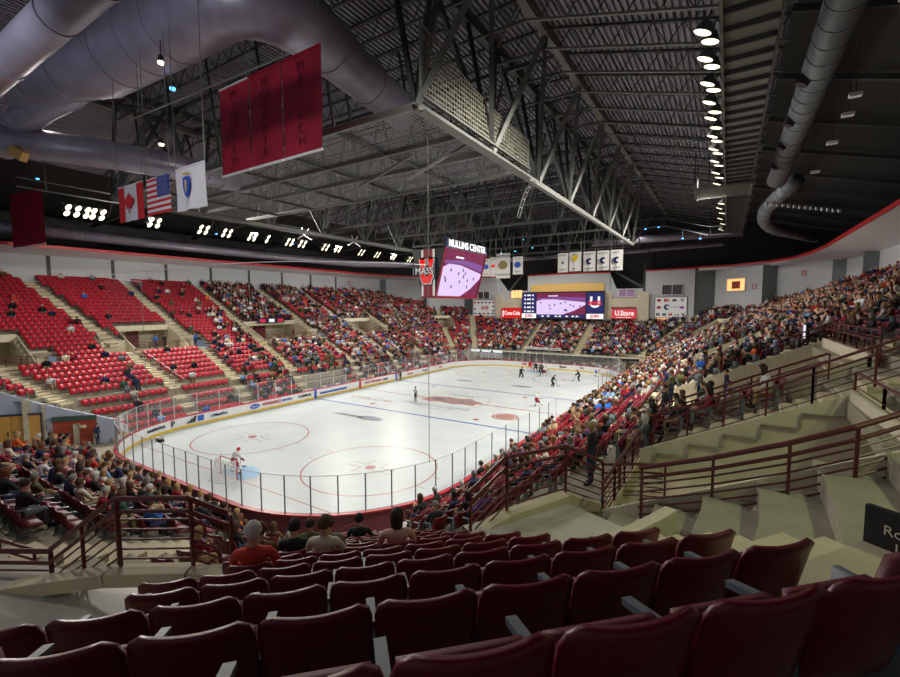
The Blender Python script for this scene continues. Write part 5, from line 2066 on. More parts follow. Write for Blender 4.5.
for (x, y) in ((17.6, -29.5), (17.9, -28.6), (17.0, -30.0)):
    pass

# ---- human figures -----------------------------------------------------------
M_SK = [mat('skin_tone_%d' % k, c, .6) for k, c in enumerate(SKIN)]


def cmat(n):
    return mat('clothing_' + n.replace(' ', '_'), CLO[n], .85)


def hmat(n):
    return mat('hair_' + n.replace(' ', '_').replace('-', '_'), HAIR[n], .7)


def skin_body(J, E, root, labels, headc, faced=(0, -1, 0), name='body', sub=1):
    """J: list of (co, radius); E: edges; labels: per edge slot index"""
    me = bpy.data.meshes.new(name)
    me.from_pydata([j[0] for j in J], E, [])
    o = bpy.data.objects.new('tmp', me)
    COL.objects.link(o)
    sk = o.modifiers.new('s', 'SKIN')
    sk.use_smooth_shade = True
    sv = me.skin_vertices[0].data
    for k, j in enumerate(J):
        rr_ = j[1]
        sv[k].radius = rr_ if isinstance(rr_, tuple) else (rr_, rr_)
        sv[k].use_root = (k == root)
    sb = o.modifiers.new('u', 'SUBSURF')
    sb.levels = sub
    sb.render_levels = sub
    dg = bpy.context.evaluated_depsgraph_get()
    dg.update()
    m2 = bpy.data.meshes.new_from_object(o.evaluated_get(dg), depsgraph=dg)
    bpy.data.objects.remove(o)
    m2.name = name
    hc = Vector(headc)
    f = Vector(faced)
    for v in m2.vertices:
        dlt = v.co - hc
        if dlt.length < .16 and dlt.normalized().dot(f) > .955:
            v.co += f * .022 + Vector((0, 0, -.006))
    m2.materials.clear()
    for k in range(4):
        m2.materials.append(M_SK[0])
    segs = [(Vector(J[a][0]), Vector(J[b][0]), l) for (a, b), l in zip(E, labels)]
    for p in m2.polygons:
        c = p.center
        best, bl = 1e9, 0
        for a, b, l in segs:
            ab = b - a
            t = max(0, min(1, (c - a).dot(ab) / max(1e-9, ab.length_squared)))
            d = (c - a - ab * t).length
            if d < best:
                best, bl = d, l
        p.material_index = bl
    m2.polygons.foreach_set('use_smooth', [True] * len(m2.polygons))
    return m2


def hair_mesh(hc, long=False, faced=-1, cap=False, sc=1.0):
    g = MB()
    hc = Vector(hc)
    nu, nv = 14, 8
    vs = []
    for j in range(nv + 1):
        th = (PI * (.62 if not long else .80)) * j / nv
        for i in range(nu):
            ph = 2 * PI * i / nu
            f = math.cos(ph)          # +1 towards the face side (-Y local * faced)
            lim = 1.0 - .52 * max(0, f) ** 1.0
            t2 = th * lim
            r_ = .106 * sc * (1 + .05 * math.sin(ph * 5 + j))
            x = math.sin(t2) * math.sin(ph) * r_ * .92
            yy = faced * math.sin(t2) * math.cos(ph) * r_ * 1.08
            z = math.cos(t2) * r_ * 1.12
            if long and j > nv - 3 and f < .3:
                z -= .05 * (j - nv + 3)
            vs.append(hc + Vector((x, yy, z + .012)))
    fs = []
    for j in range(nv):
        for i in range(nu):
            fs.append((j * nu + i, (j + 1) * nu + i, (j + 1) * nu + (i + 1) % nu, j * nu + (i + 1) % nu))
    g.add(vs, fs, M_SK[0])
    return g.mesh('hair', True)


def face_mesh(hc, hy_tilt=0.0):
    g = MB()
    hc = Vector(hc)
    for s_ in (-1, 1):
        e = hc + Vector((s_ * .032, -.089, .012))
        g.tube([e + Vector((0, .012, 0)), e + Vector((0, -.004, 0))], [.013, .011], mat('eye_white', (.75, .75, .75), .3), 8)
        g.tube([e + Vector((0, -.003, 0)), e + Vector((0, -.008, 0))], [.006, .005], M_BLACK, 6)
        g.bar(e + Vector((-.016, -.004, .02)), e + Vector((.016, -.004, .02)), .008, .005, mat('brow', (.06, .035, .02), .8))
    g.bar(hc + Vector((-.022, -.088, -.058)), hc + Vector((.022, -.088, -.058)), .012, .008, mat('lips', (.4, .13, .11), .5))
    return g.mesh('face')


def seated(lean=0.0, arms=0, turn=0.0):
    hy = -lean
    J = [((0, .0, .50), (.15, .11)), ((0, -.02 + hy * .35, .68), (.145, .10)), ((0, -.01 + hy * .8, .87), (.16, .10)), ((0, .0 + hy, 1.00), (.055, .055)),
         ((turn * .02, -.015 + hy * 1.05, 1.08), (.075, .085)), ((turn * .03, -.02 + hy * 1.1, 1.17), (.082, .098)), ((turn * .03, -.015 + hy * 1.1, 1.245), (.055, .065))]
    E = [(0, 1), (1, 2), (2, 3), (3, 4), (4, 5), (5, 6)]
    Lb = [2, 1, 1, 0, 0, 0]
    for s in (-1, 1):
        b = len(J)
        sh = (s * .19, .0 + hy * .8, .93)
        if arms == 0:      # hands on thighs
            el, wr, hd = (s * .26, -.12 + hy * .6, .70), (s * .17, -.33, .62), (s * .13, -.41, .60)
        elif arms == 1:    # hands together in front
            el, wr, hd = (s * .25, -.10 + hy, .70), (s * .08, -.28 + hy, .78), (s * .03, -.32 + hy, .83)
        else:              # arms folded
            el, wr, hd = (s * .25, -.08 + hy, .70), (s * -.02, -.20 + hy, .76), (s * -.1, -.21 + hy, .78)
        J += [(sh, .065), (el, .048), (wr, .034), (hd, .036)]
        E += [(2, b), (b, b + 1), (b + 1, b + 2), (b + 2, b + 3)]
        Lb += [1, 1, 1, 0]
        # fingers
        hv = Vector(hd)
        dv_ = (hv - Vector(wr)).normalized()
        for q, off in enumerate((-.028, -.01, .01, .027)):
            c = len(J)
            J += [(tuple(hv + dv_ * (.06 + .01 * (q in (1, 2))) + Vector((off, 0, -.012))), .009)]
            E += [(b + 3, c)]
            Lb += [0]
        c = len(J)
        J += [(tuple(hv + Vector((-s * .045, -.015, .02))), .010)]
        E += [(b + 3, c)]
        Lb += [0]
        b = len(J)
        J += [((s * .10, -.06, .50), .10), ((s * .14, -.44, .52), .07), ((s * .14, -.47, .12), .045), ((s * .15, -.47, .05), .045), ((s * .17, -.63, .035), .035)]
        E += [(0, b), (b, b + 1), (b + 1, b + 2), (b + 2, b + 3), (b + 3, b + 4)]
        Lb += [2, 2, 2, 3, 3]
    hc = (turn * .03, -.02 + hy * 1.1, 1.165)
    return J, E, Lb, hc


def standing(sx_=0.0):
    J = [((0, 0, .94), (.15, .10)), ((0, 0, 1.12), (.135, .095)), ((0, 0, 1.34), (.165, .105)), ((0, 0, 1.48), .052), ((0, -.01, 1.56), (.075, .085)), ((0, -.015, 1.65), (.082, .098)), ((0, -.01, 1.73), (.055, .065))]
    E = [(0, 1), (1, 2), (2, 3), (3, 4), (4, 5), (5, 6)]
    Lb = [2, 1, 1, 0, 0, 0]
    for s in (-1, 1):
        b = len(J)
        hd = (s * .24, -.10, .80)
        J += [((s * .19, 0, 1.42), .065), ((s * .25, .02, 1.13), .048), ((s * .24, -.07, .89), .034), (hd, .034)]
        E += [(2, b), (b, b + 1), (b + 1, b + 2), (b + 2, b + 3)]
        Lb += [1, 1, 1, 0]
        for q, off in enumerate((-.028, -.01, .01, .027)):
            c = len(J)
            J += [((hd[0], hd[1] + off, hd[2] - .09 - .01 * (q in (1, 2))), .009)]
            E += [(b + 3, c)]
            Lb += [0]
        c = len(J)
        J += [((hd[0] - s * .02, hd[1] - .045, hd[2] - .03), .010)]
        E += [(b + 3, c)]
        Lb += [0]
        b = len(J)
        J += [((s * .10, 0, .86), .10), ((s * .11, -.01, .48), .065), ((s * .11, .02, .09), .042), ((s * .12, .0, .05), .045), ((s * .14, -.16, .035), .035)]
        E += [(0, b), (b, b + 1), (b + 1, b + 2), (b + 2, b + 3), (b + 3, b + 4)]
        Lb += [2, 2, 2, 3, 3]
    return J, E, Lb, (0, -.015, 1.645)


def skater(goalie=False):
    k = 1.25
    J = [((0, .12, .86), (.19, .15)), ((0, .02, 1.05), (.19, .15)), ((0, -.14, 1.27), (.23, .15)), ((0, -.24, 1.38), .06), ((0, -.29, 1.45), (.09, .10)), ((0, -.31, 1.54), (.105, .12)), ((0, -.30, 1.62), (.07, .08))]
    E = [(0, 1), (1, 2), (2, 3), (3, 4), (4, 5), (5, 6)]
    Lb = [2, 1, 1, 0, 0, 0]
    for s in (-1, 1):
        b = len(J)
        hd = (s * .22 + .12, -.58, .90) if not goalie else (s * .42, -.42, .80)
        el = (s * .40, -.22, 1.05)
        J += [((s * .24, -.13, 1.32), .10), (el, .075), (tuple((Vector(el) * .35 + Vector(hd) * .65)), .06), (hd, .065)]
        E += [(2, b), (b, b + 1), (b + 1, b + 2), (b + 2, b + 3)]
        Lb += [1, 1, 3, 3]
        b = len(J)
        lw = .13 if not goalie else .17
        J += [((s * .14, .08, .78), .13), ((s * .25, -.16, .52), lw), ((s * .30, .08 if s > 0 else -.02, .12), .075 if not goalie else .13), ((s * .30, .05 if s > 0 else -.03, .07), .05), ((s * .33, -.15, .06), .042)]
        E += [(0, b), (b, b + 1), (b + 1, b + 2), (b + 2, b + 3), (b + 3, b + 4)]
        Lb += [2, 2, 1 if not goalie else 0, 3, 3]
    return J, E, Lb, (0, -.31, 1.53)


POSES = []
for args in ((0, 0, 0), (.14, 1, 1), (.05, 2, -1), (.24, 0, .5)):
    J, E, Lb, hc = seated(*args)
    POSES.append((skin_body(J, E, 0, Lb, hc, name='person_body'), hair_mesh(hc), hair_mesh(hc, True), face_mesh(hc)))
J, E, Lb, hc = standing()
STAND = (skin_body(J, E, 0, Lb, hc, name='person_body'), hair_mesh(hc), hair_mesh(hc, True), face_mesh(hc))
J, E, Lb, hc = skater()
SKATE = (skin_body(J, E, 0, Lb, hc, name='person_body'), hair_mesh(hc, sc=1.2), None, face_mesh(hc))
J, E, Lb, hc = skater(True)
GOALIE = (skin_body(J, E, 0, Lb, hc, name='person_body'), hair_mesh(hc, sc=1.2), None, face_mesh(hc))


def person(loc, rz, pose, top, trou, hair, label, skin=0, long=False, group=None, name='person', shoe='black', hairname='hair', sc=1.0, skinmat=None):
    o = bpy.data.objects.new(name, pose[0])
    COL.objects.link(o)
    o.location = loc
    o.rotation_euler = (0, 0, rz)
    o.scale = (sc, sc, sc)
    for sl, m in zip(o.material_slots, (skinmat or M_SK[skin], cmat(top), cmat(trou), cmat(shoe))):
        sl.link = 'OBJECT'
        sl.material = m
    tag(o, label, 'person', group)
    h = bpy.data.objects.new(hairname, pose[2] if long and pose[2] else pose[1])
    COL.objects.link(h)
    h.parent = o
    f = bpy.data.objects.new('face', pose[3])
    COL.objects.link(f)
    f.parent = o
    h.material_slots[0].link = 'OBJECT'
    h.material_slots[0].material = hmat(hair) if hair in HAIR else cmat(hair)
    return o


SECN = {'E': 'right stand', 'W': 'left stand', 'N': 'far end stand', 'S': 'near end stand', 'NE': 'far right corner', 'NW': 'far left corner', 'SE': 'near right corner', 'SW': 'near left corner'}


def place_words(s):
    """names a seat by row above the ice and its place along the row"""
    k = s['ord']
    return '%s row, %s from %s, %s' % (ordn(s['i']), ordn(k), 'left' if s['sec'] in ('SE', 'S', 'N', 'NE', 'NW', 'SW') else 'near end', SECN[s['sec']])


# order along each row
rows = {}
for s in seats:
    rows.setdefault((s['sec'], s['i']), []).append(s)
for (sec, i), L in rows.items():
    L.sort(key=lambda s: s['px'][0] if sec not in ('E', 'W') else s['p'][1])
    for k, s in enumerate(L):
        s['ord'] = k

tops = ['maroon', 'maroon', 'maroon', 'black', 'black', 'navy', 'grey', 'white', 'white', 'red', 'blue', 'green', 'orange', 'brown', 'tan', 'light blue', 'cream', 'cream', 'olive', 'purple', 'pink']
TWT = dict(maroon=1.5, black=5.5, navy=3.2, grey=2.8, white=1.8, red=.55, blue=.8, green=1.0, orange=.45, brown=1.8, tan=1.6, cream=1.0, olive=1.4, purple=.3, pink=.4)
TWT['light blue'] = .6
tw = np.array([TWT[t] for t in tops]); tw /= tw.sum()
hairs = ['dark brown', 'black', 'brown', 'brown', 'blond', 'white', 'grey', 'red-brown']
empt = sorted([s for s in seats if not s['occ'] and s['inf']], key=lambda s: s['d'])
full = sorted([s for s in seats if s['occ'] and s['inf']], key=lambda s: s['d'] - (50 if s.get('spec') else 0))
N_IND = 240
GRP = 'seated spectators nearest the camera'
for s in empt[:N_IND]:
    s['ind'] = True
    x, y, z = s['p']
    rz = math.atan2(s['n'][1], s['n'][0]) - PI / 2
    down = s['sec'] == 'S' or (s['sec'] == 'SE' and math.degrees(math.atan2(-y - CY, x - CX)) > 61)
    lab = '%s maroon seat, %s' % ('folded empty' if not down else 'empty', place_words(s))
    make_seat((x, y, z), rz, lab, 'empty maroon seats nearest the camera', down)
for k, s in enumerate(full[:285]):
    s['ind'] = True
    x, y, z = s['p']
    nx, ny = s['n']
    if k < 58:
        make_seat((x, y, z), math.atan2(ny, nx) - PI / 2, 'maroon seat with a spectator on it, %s' % place_words(s), 'maroon seats under the nearest spectators', True)
        s['own'] = True
    rz = math.atan2(ny, nx) - PI / 2 + rng.uniform(-.25, .25)
    loc = (x - nx * .10, y - ny * .10, z - .03)
    if s.get('spec'):
        c, h, lab, pz = s['spec']
        person(loc, rz, POSES[pz], c, 'navy', h, lab, skin=0, long='long' in lab)
        continue
    c = tops[rng.choice(len(tops), p=tw)]
    h = hairs[rng.integers(len(hairs))]
    t_ = ['navy', 'black', 'grey', 'tan', 'navy'][rng.integers(5)]
    person(loc, rz, POSES[rng.integers(4)], c, t_, h, '%s haired spectator in %s, %s' % (h.replace(' ', '-'), c.replace(' ', '-'), place_words(s)), skin=int(rng.integers(5)), long=bool(rng.random() < .4), group=GRP, sc=float(rng.uniform(.92, 1.04)))


# ---- merged far seats and far crowd ------------------------------------------
def cube_t(c, d, R=None, taper=1.0):
    hx, hy, hz = d[0] / 2, d[1] / 2, d[2] / 2
    v = []
    for x in (-hx, hx):
        for y in (-hy, hy):
            for z in (-hz, hz):
                k = taper if z > 0 else 1.0
                p = Vector((x * k, y * k, z))
                if R is not None:
                    p = R @ p
                v.append(p + Vector(c))
    return v, [(0, 1, 3, 2), (4, 6, 7, 5), (0, 4, 5, 1), (2, 3, 7, 6), (0, 2, 6, 4), (1, 5, 7, 3)]


def template(parts):
    V, F, K = [], [], []
    for (v, f), k in parts:
        o = len(V)
        V += [tuple(p) for p in v]
        F += [tuple(i + o for i in q) for q in f]
        K += [k] * len(f)
    return np.array(V, dtype=np.float64), np.array(F, dtype=np.int64), np.array(K)


def sphere_t(c, r, n=3):
    V, F = [], []
    idx = {}
    for ax in range(3):
        for sg in (-1, 1):
            for i in range(n):
                for j in range(n):
                    q = []
                    for (a, b) in ((i, j), (i + 1, j), (i + 1, j + 1), (i, j + 1)):
                        p = [0, 0, 0]
                        p[ax] = sg
                        p[(ax + 1) % 3] = -1 + 2 * a / n
                        p[(ax + 2) % 3] = -1 + 2 * b / n
                        key = tuple(round(t, 4) for t in p)
                        if key not in idx:
                            idx[key] = len(V)
                            u = Vector(p).normalized()
                            V.append((c[0] + u.x * r[0], c[1] + u.y * r[1], c[2] + u.z * r[2]))
                        q.append(idx[key])
                    if sg < 0:
                        q.reverse()
                    F.append(tuple(q))
    return [Vector(v) for v in V], F


def bulk(name, T, recs, mats, colours=None, scale=None):
    V, F, K = T
    N = len(recs)
    pos = np.array([s['p'] for s in recs])
    nn = np.array([s['n'] for s in recs])
    jit = np.array([s.get('jit', 0.0) for s in recs])
    c, s_ = np.cos(jit), np.sin(jit)
    nx = nn[:, 0] * c - nn[:, 1] * s_
    ny = nn[:, 0] * s_ + nn[:, 1] * c
    X = V[None, :, 0] * ny[:, None] + V[None, :, 1] * nx[:, None] + pos[:, 0:1]
    Y = -V[None, :, 0] * nx[:, None] + V[None, :, 1] * ny[:, None] + pos[:, 1:2]
    Z = V[None, :, 2] * (scale[:, None] if scale is not None else 1) + pos[:, 2:3]
    co = np.stack([X, Y, Z], 2).reshape(-1, 3)
    fa = (F[None] + (np.arange(N) * len(V))[:, None, None]).reshape(-1, 4)
    me = bpy.data.meshes.new(name)
    me.vertices.add(len(co))
    me.vertices.foreach_set('co', co.astype(np.float32).ravel())
    me.loops.add(fa.size)
    me.loops.foreach_set('vertex_index', fa.astype(np.int32).ravel())
    me.polygons.add(len(fa))
    me.polygons.foreach_set('loop_start', np.arange(0, fa.size, 4, dtype=np.int32))
    me.polygons.foreach_set('loop_total', np.full(len(fa), 4, dtype=np.int32))
    for m in mats:
        me.materials.append(m)
    if colours is None:
        me.polygons.foreach_set('material_index', np.tile(K, N).astype(np.int32))
    else:
        # colours: (N, nkeys, 3)
        cc = colours[:, K, :].reshape(-1, 3)
        cc = np.repeat(cc, 4, axis=0)
        cc = np.concatenate([cc, np.ones((len(cc), 1))], 1)
        at = me.color_attributes.new(name='cloth_colour', type='FLOAT_COLOR', domain='CORNER')
        at.data.foreach_set('color', cc.astype(np.float32).ravel())
    me.update(calc_edges=True)
    me.validate()
    o = bpy.data.objects.new(name, me)
    COL.objects.link(o)
    return o


def rx(a):
    return Matrix.Rotation(math.radians(a), 3, 'X')


seatT = template([(cube_t((0, .12, .64), (.46, .05, .42), rx(-12)), 0), (cube_t((0, -.09, .60), (.42, .07, .38), rx(-14)), 1), (cube_t((.255, -.1, .45), (.04, .26, .42)), 2)])
seatD = template([(cube_t((0, .12, .64), (.46, .05, .42), rx(-12)), 0), (cube_t((0, -.2, .45), (.42, .40, .06), rx(6)), 1), (cube_t((.255, -.1, .35), (.04, .3, .6)), 2)])
rest = [s for s in seats if not s.get('ind') or (s['occ'] and not s.get('own'))]
for sec_set, nm, lab in ((('W', 'NW', 'SW'), 'seat_rows', 'maroon seats coloured as brightly lit, filling the rest of the left stand'), (('E', 'NE'), 'seat_rows', 'maroon seats filling the rest of the right stand'), (('N',), 'seat_rows', 'maroon seats coloured as brightly lit, filling the far end stand')):
    rr_ = [s for s in rest if s['sec'] in sec_set]
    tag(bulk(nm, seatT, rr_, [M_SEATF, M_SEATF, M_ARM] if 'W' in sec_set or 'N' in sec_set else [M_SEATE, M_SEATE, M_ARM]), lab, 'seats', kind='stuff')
rr_ = [s for s in rest if s['sec'] == 'SE']
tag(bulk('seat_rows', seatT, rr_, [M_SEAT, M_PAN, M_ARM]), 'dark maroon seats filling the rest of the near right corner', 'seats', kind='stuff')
rr_ = [s for s in rest if s['sec'] == 'S']
if rr_:
    tag(bulk('seat_rows', seatD, rr_, [M_SEATF, mat('pink_lit_cushion', (.6, .05, .09), .5), M_ARM]), 'maroon seats with cushions coloured as lit, filling the rest of the near end stand', 'seats', kind='stuff')  # pink of the lit cushion tops is put into their colour

manT = template([(sphere_t((0, -.03, 1.13), (.095, .11, .13)), 0), (sphere_t((0, 0, 1.17), (.10, .105, .12)), 1),
                 (cube_t((0, .0, .74), (.40, .25, .52), rx(4), .86), 2), (cube_t((-.24, -.10, .74), (.10, .18, .40), rx(25)), 2), (cube_t((.24, -.10, .74), (.10, .18, .40), rx(25)), 2),
                 (cube_t((-.17, -.30, .60), (.08, .24, .08)), 2), (cube_t((.17, -.30, .60), (.08, .24, .08)), 2),
                 (cube_t((-.11, -.24, .50), (.16, .46, .15)), 3), (cube_t((.11, -.24, .50), (.16, .46, .15)), 3), (cube_t((-.12, -.45, .24), (.12, .13, .44)), 3), (cube_t((.12, -.45, .24), (.12, .13, .44)), 3)])
palT = np.array([CLO[c] for c in tops])
palH = np.array([HAIR[h] for h in hairs])
palS = np.array(SKIN)
palP = np.array([CLO['navy'], CLO['black'], CLO['grey'], CLO['tan'], CLO['brown']])
crowd = [s for s in seats if s['occ'] and not s.get('ind')]
for secs, lab in ((('W', 'NW', 'SW'), 'spectators filling the rows of the left stand'), (('E', 'NE', 'SE', 'S'), 'spectators filling the rest of the right stand'), (('N',), 'spectators filling the far end stand')):
    L = [dict(s) for s in crowd if s['sec'] in secs]
    for s in L:
        s['jit'] = rng.uniform(-.4, .4)
        s['p'] = (s['p'][0] - s['n'][0] * .05 + rng.uniform(-.04, .04), s['p'][1] - s['n'][1] * .05, s['p'][2])
    n = len(L)
    cols = np.stack([palS[rng.integers(0, len(palS), n)], palH[rng.integers(0, len(palH), n)], palT[rng.choice(len(palT), n, p=tw)], palP[rng.integers(0, len(palP), n)]], 1)
    cols = cols * rng.uniform(.7, 1.25, (n, 1, 1))
    # a share of hats and hoods
    hat = rng.random(n) < .25
    cols[hat, 1, :] = palT[rng.integers(0, len(palT), hat.sum())]
    tag(bulk('crowd', manT, L, [M_CROWD], colours=np.clip(cols, 0, .9), scale=rng.uniform(.9, 1.06, n)), lab, 'crowd', kind='stuff')
print('crowd', len(crowd))

# ------------------------------------------------------------------ standing people
STP = [(27.2, -22.2, 9.8, 'blue', 'black', 'standing person in a bright blue jacket on the second right landing'),
       (26.3, -22.9, 9.0, 'green', 'brown', 'standing person in dark green beside the blue jacket on the landing'),
       (26.0, -18.6, 11.0, 'grey', 'grey', 'standing person in a grey coat at the far side of the second right landing'),
       (27.1, -18.4, 11.2, 'navy', 'black', 'standing person in navy at the back of the second right landing'),
       (28.2, -20.6, 11.4, 'blue', 'blond', 'person in blue standing by the cream portal wall'),
       (25.1, -24.4, 8.8, 'black', 'dark brown', 'person in black standing at the near edge of the second right landing'),
       (24.0, -30.9, 7.6, 'black', 'blond', 'broad blond person in black standing below the bowed rail'),
       (24.9, -20.0, 9.4, 'olive', 'brown', 'standing person in olive on the rink side of the second right landing'),
       (27.2, -24.4, 9.4, 'brown', 'brown', 'person in brown standing at the portal side of the second right landing')]
for k, (x, y, r_, c, h, lab) in enumerate(STP):
    r = rad(x, y)
    z = zr(8.6) if in_vom(x, y) else zr(R0 + DR * int((r - R0) / DR) + .4)
    person((x, y, z), math.atan2(y * 0 + 0, 1) - PI / 2 + rng.uniform(-.5, .5), STAND, c, 'navy', h, lab, skin=k % 4)
person((-15.4, -28.9, 0), 2.2, STAND, 'navy', 'navy', 'dark brown', 'person in a dark suit standing at the gateway by the boards corner')
person((-25.6, -18.9, zr(8.6)), -1.3, STAND, 'black', 'black', 'black', 'usher in black standing on the first left stand landing')
person((-25.4, -2.0, zr(8.6)), -1.3, STAND, 'maroon', 'black', 'brown', 'usher in maroon standing on the middle left stand landing')
# benches on both sides of the ice
for k in range(9):
    y = -7.2 + .75 * k
    person((-16.05, y, 0), -PI / 2 + PI, POSES[1], 'blue' if k % 3 else 'white', 'black', 'black', '%s player in blue from the near end of the left bench behind the glass' % ordn(k), hairname='helmet', group='players on the left bench')
for k in range(11):
    y = -4.4 + 1.15 * k
    person((15.5 + .5 * (k % 2), y, 0), PI / 2 + PI, STAND, 'white' if k % 3 else 'black', 'maroon', 'maroon', '%s person standing from the near end of the right bench beside the ice' % ordn(k), hairname='helmet', group='players at the right bench')
bb = thing('bench_enclosure', 'glass backed players bench enclosure on the right side of the ice', 'bench', (15.8, 2, 0))
g = MB(); g.quad((17.0, -6.5, 1.0), (17.0, 9.5, 1.0), (17.0, 9.5, 3.1), (17.0, -6.5, 3.1), M_GLASS); g.quad((14.7, -6.5, .9), (17.0, -6.5, .9), (17.0, -6.5, 3.1), (14.7, -6.5, 3.1), M_GLASS); g.build('glass', bb)
g = MB(); g.box((17.0, 1.5, .5), (.1, 16, 1.0), M_BOARDB); g.box((16.4, 1.5, .45), (.4, 15, .06), M_BOARD); g.build('bench', bb)
for y in (-6.5, -2.5, 1.5, 5.5, 9.5):
    g = MB(); g.box((17.0, y, 1.6), (.08, .08, 3.1), M_STAN); g.build('post', bb)

g = MB()
g.box((0, 33.0, .1), (26, .9, .3), M_CONC)
struct('floor_far_step', g)
for yy, zz, lab in ((32.3, 0, 'front'), (33.12, .25, 'rear')):
    g = MB(); g.box((0, yy, zz + .40), (25.6, .3, .05), M_SEAT)
    for x in np.arange(-12, 12.5, 3):
        g.box((x, yy, zz + .19), (.06, .2, .38), M_STEEL)
    tag(g.build('bleacher_bench'), 'long maroon %s bench behind the far end glass' % lab, 'bench')
g = MB(); g.box((-16.15, -4.2, .42), (.35, 7.2, .06), M_SEAT)
for y in np.arange(-7.4, -.5, 1.7):
    g.box((-16.15, y, .2), (.3, .06, .4), M_STEEL)
tag(g.build('team_bench'), 'long team bench under the blue players left of the ice', 'bench')
# far end people behind the glass
for k in range(46):
    x = -12.5 + 25 * k / 46 + rng.uniform(-.15, .15)
    c = tops[int(rng.choice(len(tops), p=tw))]
    person((x, 32.2 + (.8 if k % 2 else 0), .25 if k % 2 else 0), PI + PI, STAND if k % 7 == 3 else POSES[k % 4], c, 'navy', hairs[k % 8], '%s spectator in %s from the left behind the far glass' % (ordn(k), c), skin=k % 4, group='spectators behind the far glass')


# ------------------------------------------------------------------ players on the ice
def stick(parent, lx, long=1.5):
    g = MB()
    g.tube([(.10, -.50, 1.0), (.34 + lx, -.66, .55), (.62 + lx, -.85, .06)], .018, M_BLACK, 6)
    g.bar((.62 + lx, -.85, .05), (.42 + lx, -1.12, .04), .02, .07, M_BLACK)
    o = g.build('stick')
    o.parent = parent
    return o


PL = [(9.77, 2.12, 2.6, 'white', 'maroon', 'player in white jersey and maroon shorts skating near the right boards at centre ice', 'white'),
      (.59, 19.2, 3.0, 'black', 'black', 'dark player standing alone left of the far faceoff area', 'black'),
      (1.39, 25.6, .4, 'black', 'black', 'dark player closest to the far goal mouth', 'black'),
      (3.1, 22.6, 1.0, 'white', 'maroon', 'player in white and maroon skating in front of the far goal', 'white'),
      (2.4, 23.4, -.5, 'black', 'black', 'dark player checking the white one in front of the far goal', 'black'),
      (7.2, 14.48, 2.2, 'black', 'black', 'dark player gliding at the far blue line, nearest of the far group', 'black'),
      (8.91, 21.16, -1.2, 'black', 'black', 'dark player standing right of the far goal', 'black'),
      (10.0, 26.6, 2.0, 'white', 'blue', 'player in white and blue racing toward the far right boards', 'blue')]
for x, y, rz, c, t_, lab, hm in PL:
    o = person((x, y, 0), rz, SKATE, c, t_, hm, lab, name='hockey_player', hairname='helmet', group=None)
    stick(o, 0)
o = person((-3.2, -2.67, 0), 2.9, STAND, 'grey', 'black', 'black', 'referee in a striped jersey standing near centre ice', name='referee', hairname='helmet')
g = MB()
for k in range(7):
    g.tube([(0, 0, 1.02 + .07 * k), (0, 0, 1.05 + .07 * k)], .185 if k > 3 else .165, M_WHITE, 12)
ob = g.build('jersey_stripes'); ob.parent = o; ob.scale = (1, .72, 1)
o = person((-14.1, 8.2, 0), -1.6, STAND, 'grey', 'black', 'black', 'linesman in a striped jersey standing against the left boards', name='referee', hairname='helmet')
o = person((-.2, -26.6, 0), 3.14, GOALIE, 'white', 'maroon', 'red', 'goaltender in white with red mask crouching in the near goal', name='goaltender', hairname='mask', shoe='maroon', skinmat=M_WHITE)
stick(o, .1)
g = MB(); g.box((.43, -.40, .82), (.22, .1, .34), M_WHITE); g.build('blocker').parent = o
g = MB()
for s in (-1, 1):
    g.box((s * .29, -.16, .36), (.30, .14, .66), M_WHITE, rx(-10))
g.build('leg_pads').parent = o
o = person((.1, 26.5, 0), 0, GOALIE, 'black', 'black', 'black', 'goaltender in dark gear crouching in the far goal', name='goaltender', hairname='mask', shoe='black')
stick(o, .1)

# small things
o = thing('glass_camera', 'small black and white camera perched on top of the near end glass', 'camera', (-.1, -30.5, 2.97))
P0 = at_len(0)
gx, gy = -1.2, -30.54
g = MB(); g.box((gx, gy, 3.12), (.34, .22, .2), M_BLACK); g.tube([(gx + .17, gy, 3.12), (gx + .34, gy, 3.1)], .07, M_BLACK, 10); g.build('body', o)
g = MB(); g.box((gx - .3, gy, 3.13), (.22, .2, .22), M_WHITE); g.build('housing', o)
g = MB(); g.bar((gx, gy, 2.93), (gx, gy, 3.05), .06, .06, M_STEEL); g.build('clamp', o)

o = thing('water_bottle', 'clear blue water bottle standing on the landing edge behind the rail', 'bottle', PP(9.5, 9.0, ZL))
bx0, by0, bz0 = PP(13.5, 9.1, ZL + .28)
g = MB(); g.tube([(bx0, by0, bz0 - .08), (bx0, by0, bz0 + .15), (bx0, by0, bz0 + .2), (bx0, by0, bz0 + .24)], [.035, .035, .02, .014], mat('bottle_blue', (.25, .5, .8), .15), 12); g.build('body', o, smooth=True)
g = MB(); g.tube([(bx0, by0, bz0 + .24), (bx0, by0, bz0 + .26)], .016, M_WHITE, 10); g.build('cap', o)

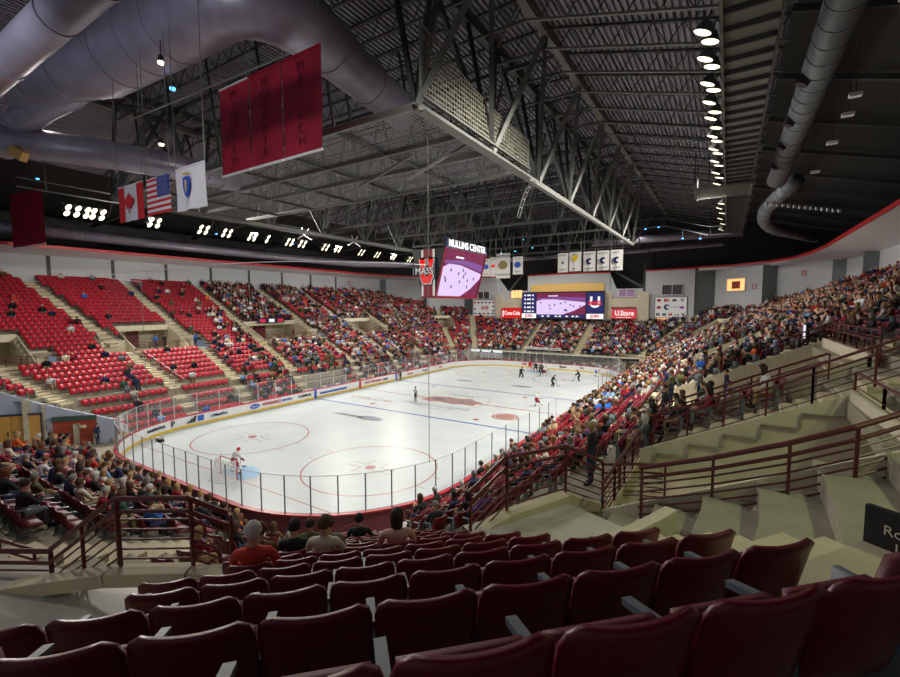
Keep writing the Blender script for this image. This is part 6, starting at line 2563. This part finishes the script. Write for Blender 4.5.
# aisle end panel with row letter
ex, ey, ez = 28.15, -39.0, zr(14.0)
o = thing('row_end_panel', 'dark end panel with the row letter at the right edge of the steps', 'sign', (ex, ey, ez))
g = MB(); g.box((28.25, -38.27, zr(14.2) + .22), (.06, .46, .42), M_BLACK, Matrix.Rotation(.95, 3, 'Z')); g.build('panel', o)
nv = Vector((-math.cos(.95), -math.sin(.95), 0))
xd = Vector((math.sin(.95), -math.cos(.95), 0)) * -1
pc = Vector((28.25, -38.27, zr(14.2) + .22)) + nv * .05
text('lettering', 'Row', o, tuple(pc + Vector((0, 0, .06))), .11, M_CREAM, xdir=tuple(Vector((math.sin(.95), -math.cos(.95), 0))), depth=.002)
text('lettering', 'L', o, tuple(pc - Vector((0, 0, .06))), .11, M_CREAM, xdir=tuple(Vector((math.sin(.95), -math.cos(.95), 0))), depth=.002)
# digital section board and small lit board
o = thing('section_display', 'small lit purple and white display mounted above a portal of the right stand', 'display', (30, -17.1, 10))
g = MB(); g.box((30.1, -17.1, zr(14) + .9), (.1, 1.0, .9), M_BLACK); g.build('casing', o)
g = MB(); g.box((30.04, -17.25, zr(14) + .95), (.04, .35, .6), M_SCR_W); g.box((30.04, -16.9, zr(14) + .95), (.04, .3, .6), M_SCR_BL); g.build('screen', o)
for k, (y0, y1, z0) in enumerate(((-5.2, -.8, 8.65),)):
    o = thing('portal_display', 'long lit display fixed over the middle portal of the left stand', 'display', (-29, y0, z0))
    g = MB(); g.box((-28.9, (y0 + y1) / 2, z0 + .35), (.15, y1 - y0, .7), M_NAVY); g.build('casing', o)
    g = MB()
    for q in range(3):
        g.box((-28.81, y0 + (y1 - y0) * (q + .5) / 3, z0 + .35), (.03, (y1 - y0) * .2, .45), M_SCR_W if q == 1 else M_SCR_R)
    g.build('screen', o)
for k, (x, y) in enumerate(((-25.6, -19.8), (-25.6, -15.6))):
    person((x, y, zr(8.6)), -1.3, STAND, 'blue', 'navy', 'brown', 'person in bright blue standing %s' % ('inside the first left portal' if k == 0 else 'on the cream shoulder between the first two left aisles'))
